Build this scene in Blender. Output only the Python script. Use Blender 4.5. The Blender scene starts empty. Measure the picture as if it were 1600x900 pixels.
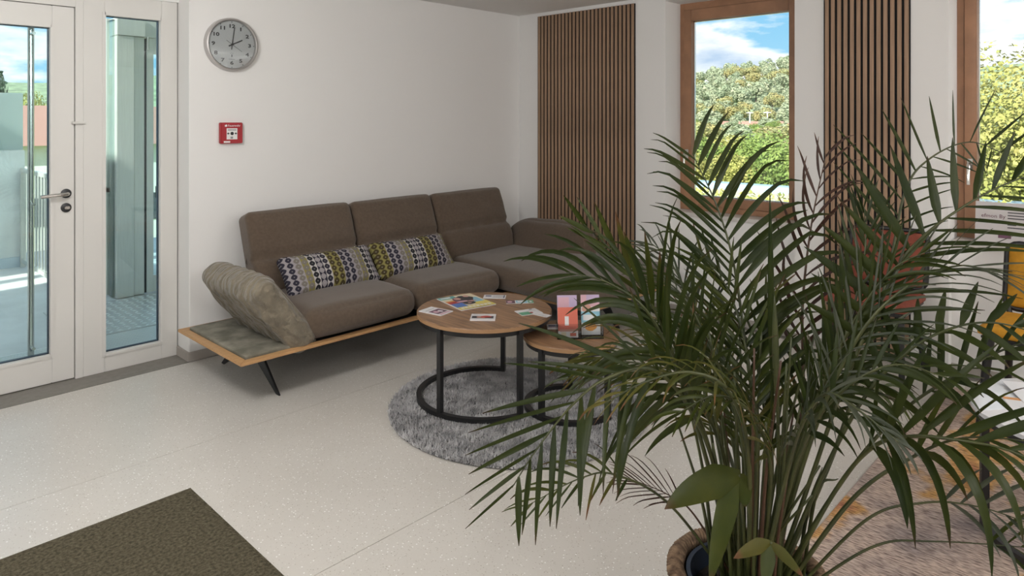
import bpy, bmesh, math, random
import numpy as np
from mathutils import Vector, Matrix, noise as mnoise
R = math.radians
sc = bpy.context.scene
col = sc.collection
rng = random.Random(7)

# ------------------------------------------------------------------ camera
CAM_H = 1.47
YAW = 43.768                      # degrees from +X towards +Y
FPX, HORIZON = 1069.0, 187.0      # focal length and horizon row in 1600x900 pixels
cam_d = bpy.data.cameras.new('camera')
cam = bpy.data.objects.new('camera', cam_d)
col.objects.link(cam)
cam_d.sensor_width = 36.0
cam_d.lens = FPX / 1600 * 36.0
cam_d.shift_y = -(450 - HORIZON) / 1600
cam_d.clip_start, cam_d.clip_end = 0.05, 3000
cam.location = (0, 0, CAM_H)
cam.rotation_euler = (R(90), 0, R(YAW - 90))
sc.camera = cam
FWD = Vector((math.cos(R(YAW)), math.sin(R(YAW)), 0))
RIGHT = Vector((math.sin(R(YAW)), -math.cos(R(YAW)), 0))

def at(px, py, d):
    """point at depth d (metres along the viewing direction)"""
    return Vector((0, 0, CAM_H)) + FWD * d + RIGHT * ((px - 800) * d / FPX) + Vector((0, 0, (HORIZON - py) * d / FPX))

# ------------------------------------------------------------------ exposure
sc.view_settings.view_transform = 'Standard'
sc.view_settings.look = 'None'
sc.view_settings.gamma = 1.0
sc.view_settings.use_curve_mapping = False
sc.view_settings.exposure = 0.0

# ------------------------------------------------------------------ world: blue sky with broken cumulus
world = bpy.data.worlds.new('sky')
sc.world = world
world.use_nodes = True
nt = world.node_tree
nt.nodes.clear()
def N(tree, kind, **kw):
    n = tree.nodes.new(kind)
    for k, v in kw.items():
        setattr(n, k, v)
    return n
w_out = N(nt, 'ShaderNodeOutputWorld')
w_bg = N(nt, 'ShaderNodeBackground')
w_bg.inputs['Strength'].default_value = 1.6
tc = N(nt, 'ShaderNodeTexCoord')
sep = N(nt, 'ShaderNodeSeparateXYZ')
nt.links.new(tc.outputs['Generated'], sep.inputs[0])
mx = N(nt, 'ShaderNodeMath', operation='MAXIMUM'); mx.inputs[1].default_value = 0.0
nt.links.new(sep.outputs['Z'], mx.inputs[0])
mp = N(nt, 'ShaderNodeMapping')
mp.inputs['Scale'].default_value = (3.0, 3.0, 9.5)
mp.inputs['Location'].default_value = (0.35, 1.2, 0.15)
nt.links.new(tc.outputs['Generated'], mp.inputs[0])
nz = N(nt, 'ShaderNodeTexNoise')
nz.inputs['Scale'].default_value = 1.5
nz.inputs['Detail'].default_value = 9
nz.inputs['Roughness'].default_value = 0.52
nt.links.new(mp.outputs[0], nz.inputs['Vector'])
cr = N(nt, 'ShaderNodeValToRGB')
cr.color_ramp.elements[0].position = 0.46; cr.color_ramp.elements[0].color = (0, 0, 0, 1)
cr.color_ramp.elements[1].position = 0.53; cr.color_ramp.elements[1].color = (1, 1, 1, 1)
nt.links.new(nz.outputs[0], cr.inputs[0])
gr = N(nt, 'ShaderNodeValToRGB')
gr.color_ramp.elements[0].position = 0.0; gr.color_ramp.elements[0].color = (0.30, 0.54, 0.68, 1)
gr.color_ramp.elements[1].position = 0.55; gr.color_ramp.elements[1].color = (0.10, 0.27, 0.55, 1)
e = gr.color_ramp.elements.new(0.14); e.color = (0.20, 0.45, 0.66, 1)
nt.links.new(mx.outputs[0], gr.inputs[0])
cshade = N(nt, 'ShaderNodeValToRGB')       # cloud bodies: bright rims, greyer thick centres
cshade.color_ramp.elements[0].position = 0.54; cshade.color_ramp.elements[0].color = (0.80, 0.80, 0.80, 1)
cshade.color_ramp.elements[1].position = 0.68; cshade.color_ramp.elements[1].color = (0.36, 0.47, 0.62, 1)
nt.links.new(nz.outputs[0], cshade.inputs[0])
mix = N(nt, 'ShaderNodeMix', data_type='RGBA')
nt.links.new(cr.outputs[0], mix.inputs[0])
nt.links.new(gr.outputs[0], mix.inputs[6])
nt.links.new(cshade.outputs[0], mix.inputs[7])
nt.links.new(mix.outputs[2], w_bg.inputs['Color'])
nt.links.new(w_bg.outputs[0], w_out.inputs[0])

# ------------------------------------------------------------------ sun (behind the building, lights the valley)
sun_d = bpy.data.lights.new('sun', 'SUN')
sun_d.energy = 11.5
sun_d.angle = R(0.6)
sun_d.color = (1.0, 0.95, 0.86)
sun = bpy.data.objects.new('sun', sun_d)
col.objects.link(sun)
sun.rotation_euler = Vector((0.84, 0.13, -0.56)).to_track_quat('-Z', 'Y').to_euler()

# ------------------------------------------------------------------ room dimensions
YA = 4.291      # clock wall
XB = 4.573      # window wall
YD = 4.477      # entrance door plane
CEIL = 2.42
X0, Y0 = -3.6, -4.6
FILL_LAMPS = [(0.4, 2.4, 62), (3.9, -1.5, 46), (-1.7, 0.4, 60), (0.8, -1.6, 72), (2.9, -3.2, 50)]

# ------------------------------------------------------------------ material helpers
MATS = {}
def material(name, color, rough=0.6, metal=0.0, var=0.0, var_scale=8.0, var_color=None, bump=0.0, bump_scale=60.0,
             stretch=None, coat=0.0, spec=0.5, sheen=0.0, translucent=0.0, detail=4.0, coords='Object'):
    if name in MATS:
        return MATS[name]
    m = bpy.data.materials.new(name)
    m.use_nodes = True
    t = m.node_tree
    b = t.nodes['Principled BSDF']
    b.inputs['Base Color'].default_value = (*color, 1)
    b.inputs['Roughness'].default_value = rough
    b.inputs['Metallic'].default_value = metal
    b.inputs['Specular IOR Level'].default_value = spec
    b.inputs['Coat Weight'].default_value = coat
    b.inputs['Coat Roughness'].default_value = 0.12
    if sheen:
        b.inputs['Sheen Weight'].default_value = sheen
    if var or bump:
        c = N(t, 'ShaderNodeTexCoord')
        mpn = N(t, 'ShaderNodeMapping')
        if stretch:
            mpn.inputs['Scale'].default_value = stretch
        t.links.new(c.outputs[coords], mpn.inputs[0])
    if var:
        n1 = N(t, 'ShaderNodeTexNoise')
        n1.inputs['Scale'].default_value = var_scale
        n1.inputs['Detail'].default_value = detail
        t.links.new(mpn.outputs[0], n1.inputs['Vector'])
        rp = N(t, 'ShaderNodeValToRGB')
        vc = var_color or tuple(min(1, x * (1 + var)) for x in color)
        lo = tuple(x * (1 - var) for x in color) if var_color is None else color
        rp.color_ramp.elements[0].position = 0.35; rp.color_ramp.elements[0].color = (*lo, 1)
        rp.color_ramp.elements[1].position = 0.65; rp.color_ramp.elements[1].color = (*vc, 1)
        t.links.new(n1.outputs[0], rp.inputs[0])
        t.links.new(rp.outputs[0], b.inputs['Base Color'])
    if bump:
        n2 = N(t, 'ShaderNodeTexNoise')
        n2.inputs['Scale'].default_value = bump_scale
        n2.inputs['Detail'].default_value = 3
        t.links.new(mpn.outputs[0], n2.inputs['Vector'])
        bp = N(t, 'ShaderNodeBump')
        bp.inputs['Strength'].default_value = bump
        bp.inputs['Distance'].default_value = 0.01
        t.links.new(n2.outputs[0], bp.inputs['Height'])
        t.links.new(bp.outputs[0], b.inputs['Normal'])
    if translucent:
        tr = N(t, 'ShaderNodeBsdfTranslucent')
        ms = N(t, 'ShaderNodeMixShader')
        ms.inputs[0].default_value = translucent
        src = b.inputs['Base Color'].links[0].from_socket if b.inputs['Base Color'].links else None
        if src:
            t.links.new(src, tr.inputs[0])
        else:
            tr.inputs[0].default_value = (*color, 1)
        t.links.new(b.outputs[0], ms.inputs[1]); t.links.new(tr.outputs[0], ms.inputs[2])
        t.links.new(ms.outputs[0], t.nodes['Material Output'].inputs[0])
    MATS[name] = m
    return m

def glass_material(name, tint, gloss=0.08, rough=0.0):
    m = bpy.data.materials.new(name); m.use_nodes = True
    t = m.node_tree; t.nodes.clear()
    o = N(t, 'ShaderNodeOutputMaterial')
    tr = N(t, 'ShaderNodeBsdfTransparent'); tr.inputs[0].default_value = (*tint, 1)
    gl = N(t, 'ShaderNodeBsdfGlossy'); gl.inputs['Roughness'].default_value = rough
    fr = N(t, 'ShaderNodeFresnel'); fr.inputs[0].default_value = 1.45
    ms = N(t, 'ShaderNodeMixShader')
    t.links.new(fr.outputs[0], ms.inputs[0]); t.links.new(tr.outputs[0], ms.inputs[1]); t.links.new(gl.outputs[0], ms.inputs[2])
    t.links.new(ms.outputs[0], o.inputs[0])
    MATS[name] = m
    return m

# surfaces
M_WALL = material('wall_paint', (0.80, 0.79, 0.775), 0.85, bump=0.03, bump_scale=220)
M_CEIL = material('ceiling_paint', (0.80, 0.785, 0.765), 0.9)
M_DOORW = material('white_lacquer', (0.66, 0.645, 0.615), 0.45)
M_STRIP = material('grey_threshold_linoleum', (0.21, 0.195, 0.175), 0.55, var=0.08, var_scale=30)
M_BASEB = material('taupe_skirting', (0.36, 0.33, 0.30), 0.6)
M_SLAT = material('oak_slat', (0.335, 0.215, 0.135), 0.6, var=0.16, var_scale=3.0, stretch=(30, 30, 1.2))
M_FELT = material('black_felt', (0.008, 0.008, 0.009), 0.95)
M_WINW = material('window_larch', (0.34, 0.175, 0.095), 0.45, var=0.12, var_scale=3.0, stretch=(20, 3, 3))
M_STONE = material('sill_stone', (0.62, 0.59, 0.56), 0.4, var=0.05, var_scale=20)
M_GLASS = glass_material('window_glass', (0.97, 0.985, 0.98))
M_GLASSD = glass_material('door_glass', (0.88, 0.965, 0.97))
M_STEEL = material('brushed_steel', (0.72, 0.70, 0.65), 0.36, metal=0.6, var=0.04, var_scale=6, stretch=(40, 40, 1))
M_CHROME = material('satin_chrome', (0.62, 0.60, 0.57), 0.22, metal=1.0)
M_BLACKM = material('black_powder_metal', (0.012, 0.012, 0.013), 0.38)
M_DARKP = material('dark_plastic', (0.02, 0.02, 0.022), 0.4)
M_WHITE = material('white_print', (0.80, 0.79, 0.78), 0.6)
M_SPACER = material('glazing_spacer', (0.03, 0.05, 0.09), 0.4)

def floor_material():
    m = bpy.data.materials.new('speckled_vinyl'); m.use_nodes = True
    t = m.node_tree; b = t.nodes['Principled BSDF']
    c = N(t, 'ShaderNodeTexCoord')
    v = N(t, 'ShaderNodeTexVoronoi'); v.inputs['Scale'].default_value = 150
    v2 = N(t, 'ShaderNodeTexVoronoi'); v2.inputs['Scale'].default_value = 95
    t.links.new(c.outputs['Object'], v.inputs['Vector']); t.links.new(c.outputs['Object'], v2.inputs['Vector'])
    def chip(vor, dist, keep):
        d = N(t, 'ShaderNodeMath', operation='LESS_THAN'); d.inputs[1].default_value = dist
        t.links.new(vor.outputs['Distance'], d.inputs[0])
        s = N(t, 'ShaderNodeSeparateColor'); t.links.new(vor.outputs['Color'], s.inputs[0])
        k = N(t, 'ShaderNodeMath', operation='GREATER_THAN'); k.inputs[1].default_value = keep
        t.links.new(s.outputs[0], k.inputs[0])
        a = N(t, 'ShaderNodeMath', operation='MULTIPLY'); t.links.new(d.outputs[0], a.inputs[0]); t.links.new(k.outputs[0], a.inputs[1])
        return a, s
    a1, s1 = chip(v, 0.30, 0.55)
    a2, s2 = chip(v2, 0.26, 0.80)
    n1 = N(t, 'ShaderNodeTexNoise'); n1.inputs['Scale'].default_value = 2.2; n1.inputs['Detail'].default_value = 3
    t.links.new(c.outputs['Object'], n1.inputs['Vector'])
    base = N(t, 'ShaderNodeValToRGB')
    base.color_ramp.elements[0].color = (0.56, 0.53, 0.485, 1); base.color_ramp.elements[0].position = 0.3
    base.color_ramp.elements[1].color = (0.60, 0.57, 0.525, 1); base.color_ramp.elements[1].position = 0.7
    t.links.new(n1.outputs[0], base.inputs[0])
    m1 = N(t, 'ShaderNodeMix', data_type='RGBA')
    cc = N(t, 'ShaderNodeValToRGB')
    cc.color_ramp.elements[0].color = (0.33, 0.29, 0.24, 1); cc.color_ramp.elements[1].color = (0.70, 0.67, 0.62, 1)
    t.links.new(s1.outputs[1], cc.inputs[0])
    t.links.new(a1.outputs[0], m1.inputs[0]); t.links.new(base.outputs[0], m1.inputs[6]); t.links.new(cc.outputs[0], m1.inputs[7])
    m2 = N(t, 'ShaderNodeMix', data_type='RGBA')
    m2.inputs[7].default_value = (0.84, 0.83, 0.80, 1)
    t.links.new(a2.outputs[0], m2.inputs[0]); t.links.new(m1.outputs[2], m2.inputs[6])
    t.links.new(m2.outputs[2], b.inputs['Base Color'])
    b.inputs['Roughness'].default_value = 0.36
    b.inputs['Specular IOR Level'].default_value = 0.55
    return m
M_FLOOR = floor_material()

# ------------------------------------------------------------------ mesh helpers
OFF = {}
class MB:
    def __init__(s):
        s.v, s.f, s.uv = [], [], {}
    def add(s, verts, faces):
        k = len(s.v)
        s.v += [tuple(p) for p in verts]
        s.f += [tuple(i + k for i in f) for f in faces]
        return s
    def box(s, x0, x1, y0, y1, z0, z1, M=None):
        v = [(x, y, z) for x in (x0, x1) for y in (y0, y1) for z in (z0, z1)]
        if M: v = [M @ Vector(p) for p in v]
        return s.add(v, [(0, 1, 3, 2), (4, 6, 7, 5), (0, 4, 5, 1), (2, 3, 7, 6), (0, 2, 6, 4), (1, 5, 7, 3)])
    def prism(s, poly, z0, z1, M=None):
        n = len(poly)
        v = [(p[0], p[1], z0) for p in poly] + [(p[0], p[1], z1) for p in poly]
        if M: v = [M @ Vector(p) for p in v]
        return s.add(v, [tuple(range(n))[::-1], tuple(range(n, 2 * n))] + [(i, (i + 1) % n, n + (i + 1) % n, n + i) for i in range(n)])
    def cyl(s, c, r, z0, z1, n=24, r2=None):
        r2 = r if r2 is None else r2
        v = [(c[0] + r * math.cos(2 * math.pi * i / n), c[1] + r * math.sin(2 * math.pi * i / n), z0) for i in range(n)]
        v += [(c[0] + r2 * math.cos(2 * math.pi * i / n), c[1] + r2 * math.sin(2 * math.pi * i / n), z1) for i in range(n)]
        return s.add(v, [tuple(range(n))[::-1], tuple(range(n, 2 * n))] + [(i, (i + 1) % n, n + (i + 1) % n, n + i) for i in range(n)])
    def lathe(s, prof, c=(0, 0), n=32, M=None, close=False):
        v = []
        for r, z in prof:
            v += [(c[0] + r * math.cos(2 * math.pi * i / n), c[1] + r * math.sin(2 * math.pi * i / n), z) for i in range(n)]
        if M: v = [M @ Vector(p) for p in v]
        m = len(prof); f = []
        for k in range(m if close else m - 1):
            a, b2 = k * n, ((k + 1) % m) * n
            f += [(a + i, a + (i + 1) % n, b2 + (i + 1) % n, b2 + i) for i in range(n)]
        if not close:
            f += [tuple(range(n))[::-1], tuple(range((m - 1) * n, m * n))]
        return s.add(v, f)
    def tube(s, pts, r, n=8, radii=None, closed=False, flat=None):
        pts = [Vector(p) for p in pts]
        m = len(pts); v = []; prev = None
        for i, p in enumerate(pts):
            if closed:
                t = pts[(i + 1) % m] - pts[i - 1]
            else:
                t = pts[min(i + 1, m - 1)] - pts[max(i - 1, 0)]
            t.normalize()
            if prev is None:
                a = Vector((0, 0, 1)) if abs(t.z) < 0.9 else Vector((1, 0, 0))
                u = t.cross(a).normalized()
            else:
                u = (prev - t * prev.dot(t)).normalized()
            prev = u
            w = t.cross(u)
            rr = radii[i] if radii else r
            for k in range(n):
                an = 2 * math.pi * k / n + math.pi / n
                v.append(p + u * (math.cos(an) * rr) + w * (math.sin(an) * rr * (flat or 1)))
        f = []
        for i in range(m if closed else m - 1):
            a, b2 = i * n, ((i + 1) % m) * n
            f += [(a + k, a + (k + 1) % n, b2 + (k + 1) % n, b2 + k) for k in range(n)]
        if not closed:
            f += [tuple(range(n))[::-1], tuple(range((m - 1) * n, m * n))]
        return s.add(v, f)
    def build(s, name, mat, parent=None, smooth=False, bevel=0.0, loc=None, sub=0):
        """verts are world (or, under a parent, the same frame the parent was built in)"""
        me = bpy.data.meshes.new(name)
        off = Vector(OFF[parent.name]) if parent else Vector(loc or (0, 0, 0))
        me.from_pydata([tuple(Vector(p) - off) for p in s.v], [], s.f)
        bm = bmesh.new(); bm.from_mesh(me)
        bmesh.ops.recalc_face_normals(bm, faces=bm.faces)
        if bevel:
            eds = [e for e in bm.edges if len(e.link_faces) == 2 and e.calc_face_angle(0) > 0.6]
            bmesh.ops.bevel(bm, geom=eds, offset=bevel, segments=2, affect='EDGES', clamp_overlap=True)
        bm.to_mesh(me); bm.free()
        if smooth:
            me.polygons.foreach_set('use_smooth', [True] * len(me.polygons))
            if smooth == 'auto':
                me.set_sharp_from_angle(angle=R(40))
        me.materials.append(mat)
        o = bpy.data.objects.new(name, me)
        col.objects.link(o)
        if parent:
            o.parent = parent
            OFF[o.name] = OFF[parent.name]
        else:
            o.location = off
            OFF[o.name] = tuple(off)
        return o

def tag(o, label=None, cat=None, group=None, kind=None):
    if label: o['label'] = label
    if cat: o['category'] = cat
    if group: o['group'] = group
    if kind: o['kind'] = kind
    return o
def thing(name, label, cat, loc=(0, 0, 0), group=None):
    o = bpy.data.objects.new(name, None)
    o.empty_display_size = 0.1
    col.objects.link(o)
    o.location = loc
    OFF[o.name] = tuple(loc)
    return tag(o, label, cat, group)
def struct(o):
    o['kind'] = 'structure'; return o
def share(o, name, parent, loc=(0, 0, 0), rot=None):
    """another object with the same mesh"""
    c = bpy.data.objects.new(name, o.data); col.objects.link(c)
    c.parent = parent; c.location = loc
    if rot: c.rotation_euler = rot
    OFF[c.name] = OFF.get(parent.name, (0, 0, 0)) if parent else (0, 0, 0)
    return c
def copy_tree(o, parent=None):
    c = o.copy(); col.objects.link(c); c.parent = parent
    for ch in list(o.children):
        copy_tree(ch, c)
    return c
def text_obj(s, size, mat, parent, M, name='lettering', depth=0.0004, align='CENTER', bold=0.0):
    cu = bpy.data.curves.new('t', 'FONT')
    cu.body = s; cu.size = size; cu.align_x = align; cu.align_y = 'CENTER'; cu.extrude = depth; cu.resolution_u = 2; cu.offset = bold
    to = bpy.data.objects.new('t', cu); col.objects.link(to)
    dg = bpy.context.evaluated_depsgraph_get()
    me = bpy.data.meshes.new_from_object(to.evaluated_get(dg))
    bpy.data.objects.remove(to); bpy.data.curves.remove(cu)
    me.transform(Matrix.Translation(-Vector(OFF[parent.name])) @ M)
    me.materials.clear(); me.materials.append(mat)
    me.name = name
    o = bpy.data.objects.new(name, me); col.objects.link(o); o.parent = parent
    OFF[o.name] = OFF[parent.name]
    return o

def soft_box(cx, cy, cz, hx, hy, hz, r, n=14, puff=(0, 0, 0), fn=None, M=None):
    """cushion: rounded box on a subdivided cube, puffed faces, optional displacement fn(local, normal)"""
    mb = MB(); idx = {}; V = []
    def vid(i, j, k):
        key = (i, j, k)
        if key not in idx:
            p = [2 * i / n - 1, 2 * j / n - 1, 2 * k / n - 1]
            # concentrate points near the edges
            q = [math.copysign(abs(c) ** 0.75, c) for c in p]
            h = (hx, hy, hz)
            pos = [q[a] * h[a] for a in range(3)]
            inner = [max(-(h[a] - r), min(h[a] - r, pos[a])) for a in range(3)]
            d = Vector([pos[a] - inner[a] for a in range(3)])
            nrm = d.normalized() if d.length > 1e-9 else Vector((0, 0, 1))
            res = Vector(inner) + nrm * r
            for a in range(3):
                if puff[a]:
                    o = [b for b in range(3) if b != a]
                    s_ = (1 - q[o[0]] ** 2) * (1 - q[o[1]] ** 2)
                    res[a] += math.copysign(1, q[a]) * puff[a] * s_ * (abs(q[a]) ** 2)
            if fn:
                res = fn(res, nrm, q)
            idx[key] = len(V); V.append(res)
        return idx[key]
    F = []
    for a in range(n):
        for b in range(n):
            F.append((vid(a, b, 0), vid(a, b + 1, 0), vid(a + 1, b + 1, 0), vid(a + 1, b, 0)))
            F.append((vid(a, b, n), vid(a + 1, b, n), vid(a + 1, b + 1, n), vid(a, b + 1, n)))
            F.append((vid(a, 0, b), vid(a + 1, 0, b), vid(a + 1, 0, b + 1), vid(a, 0, b + 1)))
            F.append((vid(a, n, b), vid(a, n, b + 1), vid(a + 1, n, b + 1), vid(a + 1, n, b)))
            F.append((vid(0, a, b), vid(0, a, b + 1), vid(0, a + 1, b + 1), vid(0, a + 1, b)))
            F.append((vid(n, a, b), vid(n, a + 1, b), vid(n, a + 1, b + 1), vid(n, a, b + 1)))
    T = Matrix.Translation((cx, cy, cz)) @ (M if M else Matrix())
    mb.add([T @ p for p in V], F)
    return mb
def wob(p, s, amp):
    return mnoise.noise(Vector(p) * s) * amp

# ================================================================== ROOM SHELL
WT = 0.36                       # window wall thickness
XW = 4.791                      # window frame plane
OPEN = [(1.785, 2.761), (-0.078, 0.908), (-1.95, -0.964), (-3.82, -2.834)]
SILL, HEAD = 0.772, 2.374

fl_o = struct(MB().box(X0, XB + WT, Y0, 4.62, -0.20, -0.004).build('floor', M_STRIP))
ys = [YA - 0.013]
y = 3.172
while y > Y0:
    ys.append(y); y -= 1.186
ys.append(Y0)
for a, b in zip(ys[:-1], ys[1:]):
    MB().box(X0, XB, b + 0.0012, a - 0.0012, -0.004, 0.0).build('floor_sheet', M_FLOOR, fl_o)
struct(MB().box(X0, 1.642, YA - 0.011, YD + 0.08, -0.004, 0.0015).build('trim_1', M_STRIP))
struct(MB().box(X0 - 0.2, XB + WT + 0.25, Y0 - 0.2, 5.55, CEIL, CEIL + 0.45).build('ceiling', M_CEIL))  # overhang past the entrance added to shade the terrace

wb = MB()
wb.box(1.646, XB + WT, YA, YA + 0.30, -0.1, CEIL)
struct(wb.build('wall_back', M_WALL, bevel=0.004))
wl = MB().box(X0 - 0.2, -0.02, YA, YA + 0.30, -0.1, CEIL)
wl.box(-0.02, 1.646, YD - 0.02, YA + 0.30, 2.20, CEIL)
struct(wl.build('wall_entrance', M_WALL))
wr = MB()
edges = [YA] + [v for o in OPEN for v in (o[1], o[0])] + [Y0]
for i in range(0, len(edges), 2):
    wr.box(XB, XB + WT, edges[i + 1], edges[i], -0.1, CEIL)
for o in OPEN:
    wr.box(XB, XB + WT, o[0], o[1], HEAD, CEIL)
    wr.box(XB + 0.07, XB + WT, o[0], o[1], -0.1, SILL - 0.03)
struct(wr.build('wall_right', M_WALL))
struct(MB().box(X0 - 0.2, X0, Y0, YA, -0.1, CEIL).build('wall_left', M_WALL))
struct(MB().box(X0 - 0.2, XB + WT, Y0 - 0.2, Y0, -0.1, CEIL).build('wall_front', M_WALL))

# skirting: coved strip
def skirting(name, pts):
    mb = MB()
    for (x0, x1, y0, y1) in pts:
        mb.box(x0, x1, y0, y1, 0, 0.058)
    return struct(mb.build(name, M_BASEB, bevel=0.003))
skirting('baseboard_back', [(1.640, XB, YA - 0.012, YA)])
skirting('baseboard_reveal', [(1.634, 1.646, YA - 0.012, YD - 0.001)])
skirting('baseboard_right', [(XB - 0.012, XB, a, b) for a, b in ((2.761, YA - 0.012), (0.908, 1.785), (-0.964, -0.078))] +
         [(XB + 0.058, XB + 0.07, a, b) for a, b in OPEN[:2]])

# ------------------------------------------------------------------ windows
def make_window(k, y0, y1):
    w = thing('window_%d' % k, None, None, (XW, (y0 + y1) / 2, SILL))
    struct(w)
    xf0, xf1 = XW, XW + 0.075
    fo, fs = 0.036, 0.062
    # outer frame
    for (a, b) in ((y1 - fo, y1), (y0, y0 + fo)):
        MB().box(xf0, xf1, a, b, SILL, HEAD).build('frame_jamb', M_WINW, w, bevel=0.002)
    MB().box(xf0, xf1, y0 + fo, y1 - fo, HEAD - 0.052, HEAD).build('frame_head', M_WINW, w, bevel=0.002)
    MB().box(xf0, xf1, y0 + fo, y1 - fo, SILL, SILL + 0.040).build('frame_rail', M_WINW, w, bevel=0.002)
    # sash
    sy0, sy1, sz0, sz1 = y0 + fo + 0.003, y1 - fo - 0.003, SILL + 0.043, HEAD - 0.055
    xs0, xs1 = XW - 0.012, XW + 0.055
    for (a, b) in ((sy1 - fs, sy1), (sy0, sy0 + fs + 0.02)):
        MB().box(xs0, xs1, a, b, sz0, sz1).build('sash_stile', M_WINW, w, bevel=0.003)
    MB().box(xs0, xs1, sy0 + fs + 0.02, sy1 - fs, sz1 - 0.085, sz1).build('sash_rail', M_WINW, w, bevel=0.003)
    MB().box(xs0, xs1, sy0 + fs + 0.02, sy1 - fs, sz0, sz0 + 0.066).build('sash_rail', M_WINW, w, bevel=0.003)
    g = (sy0 + fs + 0.02, sy1 - fs, sz0 + 0.066, sz1 - 0.085)
    bead = MB()
    bead.box(XW + 0.030, XW + 0.050, g[0], g[0] + 0.007, g[2], g[3]); bead.box(XW + 0.030, XW + 0.050, g[1] - 0.007, g[1], g[2], g[3])
    bead.box(XW + 0.030, XW + 0.050, g[0], g[1], g[2], g[2] + 0.007); bead.box(XW + 0.030, XW + 0.050, g[0], g[1], g[3] - 0.007, g[3])
    bead.build('glazing_bead', M_CHROME, w)
    MB().box(XW + 0.036, XW + 0.040, g[0], g[1], g[2], g[3]).build('pane', M_GLASS, w)
    h = MB().box(xs0 - 0.010, xs0, sy1 - 0.044, sy1 - 0.016, 1.17, 1.24)
    h.tube([(xs0 - 0.008, sy1 - 0.03, 1.21), (xs0 - 0.045, sy1 - 0.03, 1.21), (xs0 - 0.052, sy1 - 0.03, 1.20), (xs0 - 0.052, sy1 - 0.03, 1.09)], 0.009, 8)
    h.build('window_handle', M_CHROME, w, smooth='auto')
    s = struct(MB().box(XB + 0.052, XW + 0.02, y0 + 0.001, y1 - 0.001, SILL - 0.030, SILL - 0.001).build('window_sill', M_STONE, w, bevel=0.004))
    return w
for k, o in enumerate(OPEN):
    make_window(k + 1, *o)

# ------------------------------------------------------------------ entrance: glazed door + side light
def glazed(name, parent, x0, x1, z0, z1, y0, y1, fw, gx0, gx1, gz0, gz1):
    """stiles and rails around a pane"""
    MB().box(x0, gx0, y0, y1, z0, z1).build('stile', M_DOORW, parent, bevel=0.003)
    MB().box(gx1, x1, y0, y1, z0, z1).build('stile', M_DOORW, parent, bevel=0.003)
    MB().box(gx0, gx1, y0, y1, gz1, z1).build('rail', M_DOORW, parent, bevel=0.003)
    MB().box(gx0, gx1, y0, y1, z0, gz0).build('rail', M_DOORW, parent, bevel=0.003)
    e = 0.016
    b = MB()
    b.box(gx0 - 0.012, gx0 + 0.007, y0 - 0.006, y0 + 0.03, gz0 - 0.012, gz1 + 0.012); b.box(gx1 - 0.007, gx1 + 0.012, y0 - 0.006, y0 + 0.03, gz0 - 0.012, gz1 + 0.012)
    b.box(gx0, gx1, y0 - 0.006, y0 + 0.03, gz1 - 0.007, gz1 + 0.012); b.box(gx0, gx1, y0 - 0.006, y0 + 0.03, gz0 - 0.012, gz0 + 0.007)
    b.build('glazing_bead', M_DOORW, parent, bevel=0.002)
    s = MB()
    s.box(gx0, gx0 + 0.011, y0 + 0.034, y0 + 0.056, gz0, gz1); s.box(gx1 - 0.011, gx1, y0 + 0.034, y0 + 0.056, gz0, gz1)
    s.box(gx0, gx1, y0 + 0.034, y0 + 0.056, gz0, gz0 + 0.011); s.box(gx0, gx1, y0 + 0.034, y0 + 0.056, gz1 - 0.011, gz1)
    s.build('spacer', M_SPACER, parent)
    MB().box(gx0, gx1, y0 + 0.030, y0 + 0.034, gz0, gz1).build('pane', M_GLASSD, parent)

door = struct(thing('door_1', None, None, (0.58, YD, 0)))
glazed('door', door, 0.082, 1.085, 0.006, 2.105, YD, YD + 0.07, 0.1, 0.190, 0.976, 0.157, 1.989)
# lever handle, rose, cylinder, hinge bracket, outside pull bar
hx, hz = 1.044, 1.052
def discY(mb, x, y, z, r, d, n=24):
    M = Matrix.Translation((x, y, z)) @ Matrix.Rotation(R(90), 4, 'X')
    mb.lathe([(r, 0), (r, d * 0.8), (r * 0.9, d)], n=n, M=M)
h = MB(); discY(h, hx, YD, hz + 0.003, 0.026, 0.009)
rose = h.build('handle_rose', M_DARKP, door, smooth='auto')
h = MB(); h.tube([(hx, YD - 0.005, hz + 0.003), (hx, YD - 0.045, hz + 0.003), (hx - 0.012, YD - 0.055, hz + 0.002), (hx - 0.06, YD - 0.056, hz), (hx - 0.13, YD - 0.054, hz - 0.004)], 0.010, 12)
h.build('lever_handle', M_CHROME, door, smooth='auto')
h = MB(); discY(h, hx, YD, 0.975, 0.026, 0.009); ky = h.build('lock_rose', M_DARKP, door, smooth='auto')
h = MB().box(hx - 0.010, hx + 0.016, YD - 0.022, YD - 0.008, 0.967, 0.983); h.build('lock_cylinder', M_CHROME, ky, bevel=0.003)
h = MB().tube([(0.905, YD + 0.13, 0.10), (0.905, YD + 0.13, 2.10)], 0.016, 12)
for z in (0.2, 1.0, 1.95):
    h.tube([(0.905, YD + 0.06, z), (0.905, YD + 0.13, z)], 0.009, 8)
h.build('pull_bar', M_CHROME, door, smooth='auto')

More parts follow.
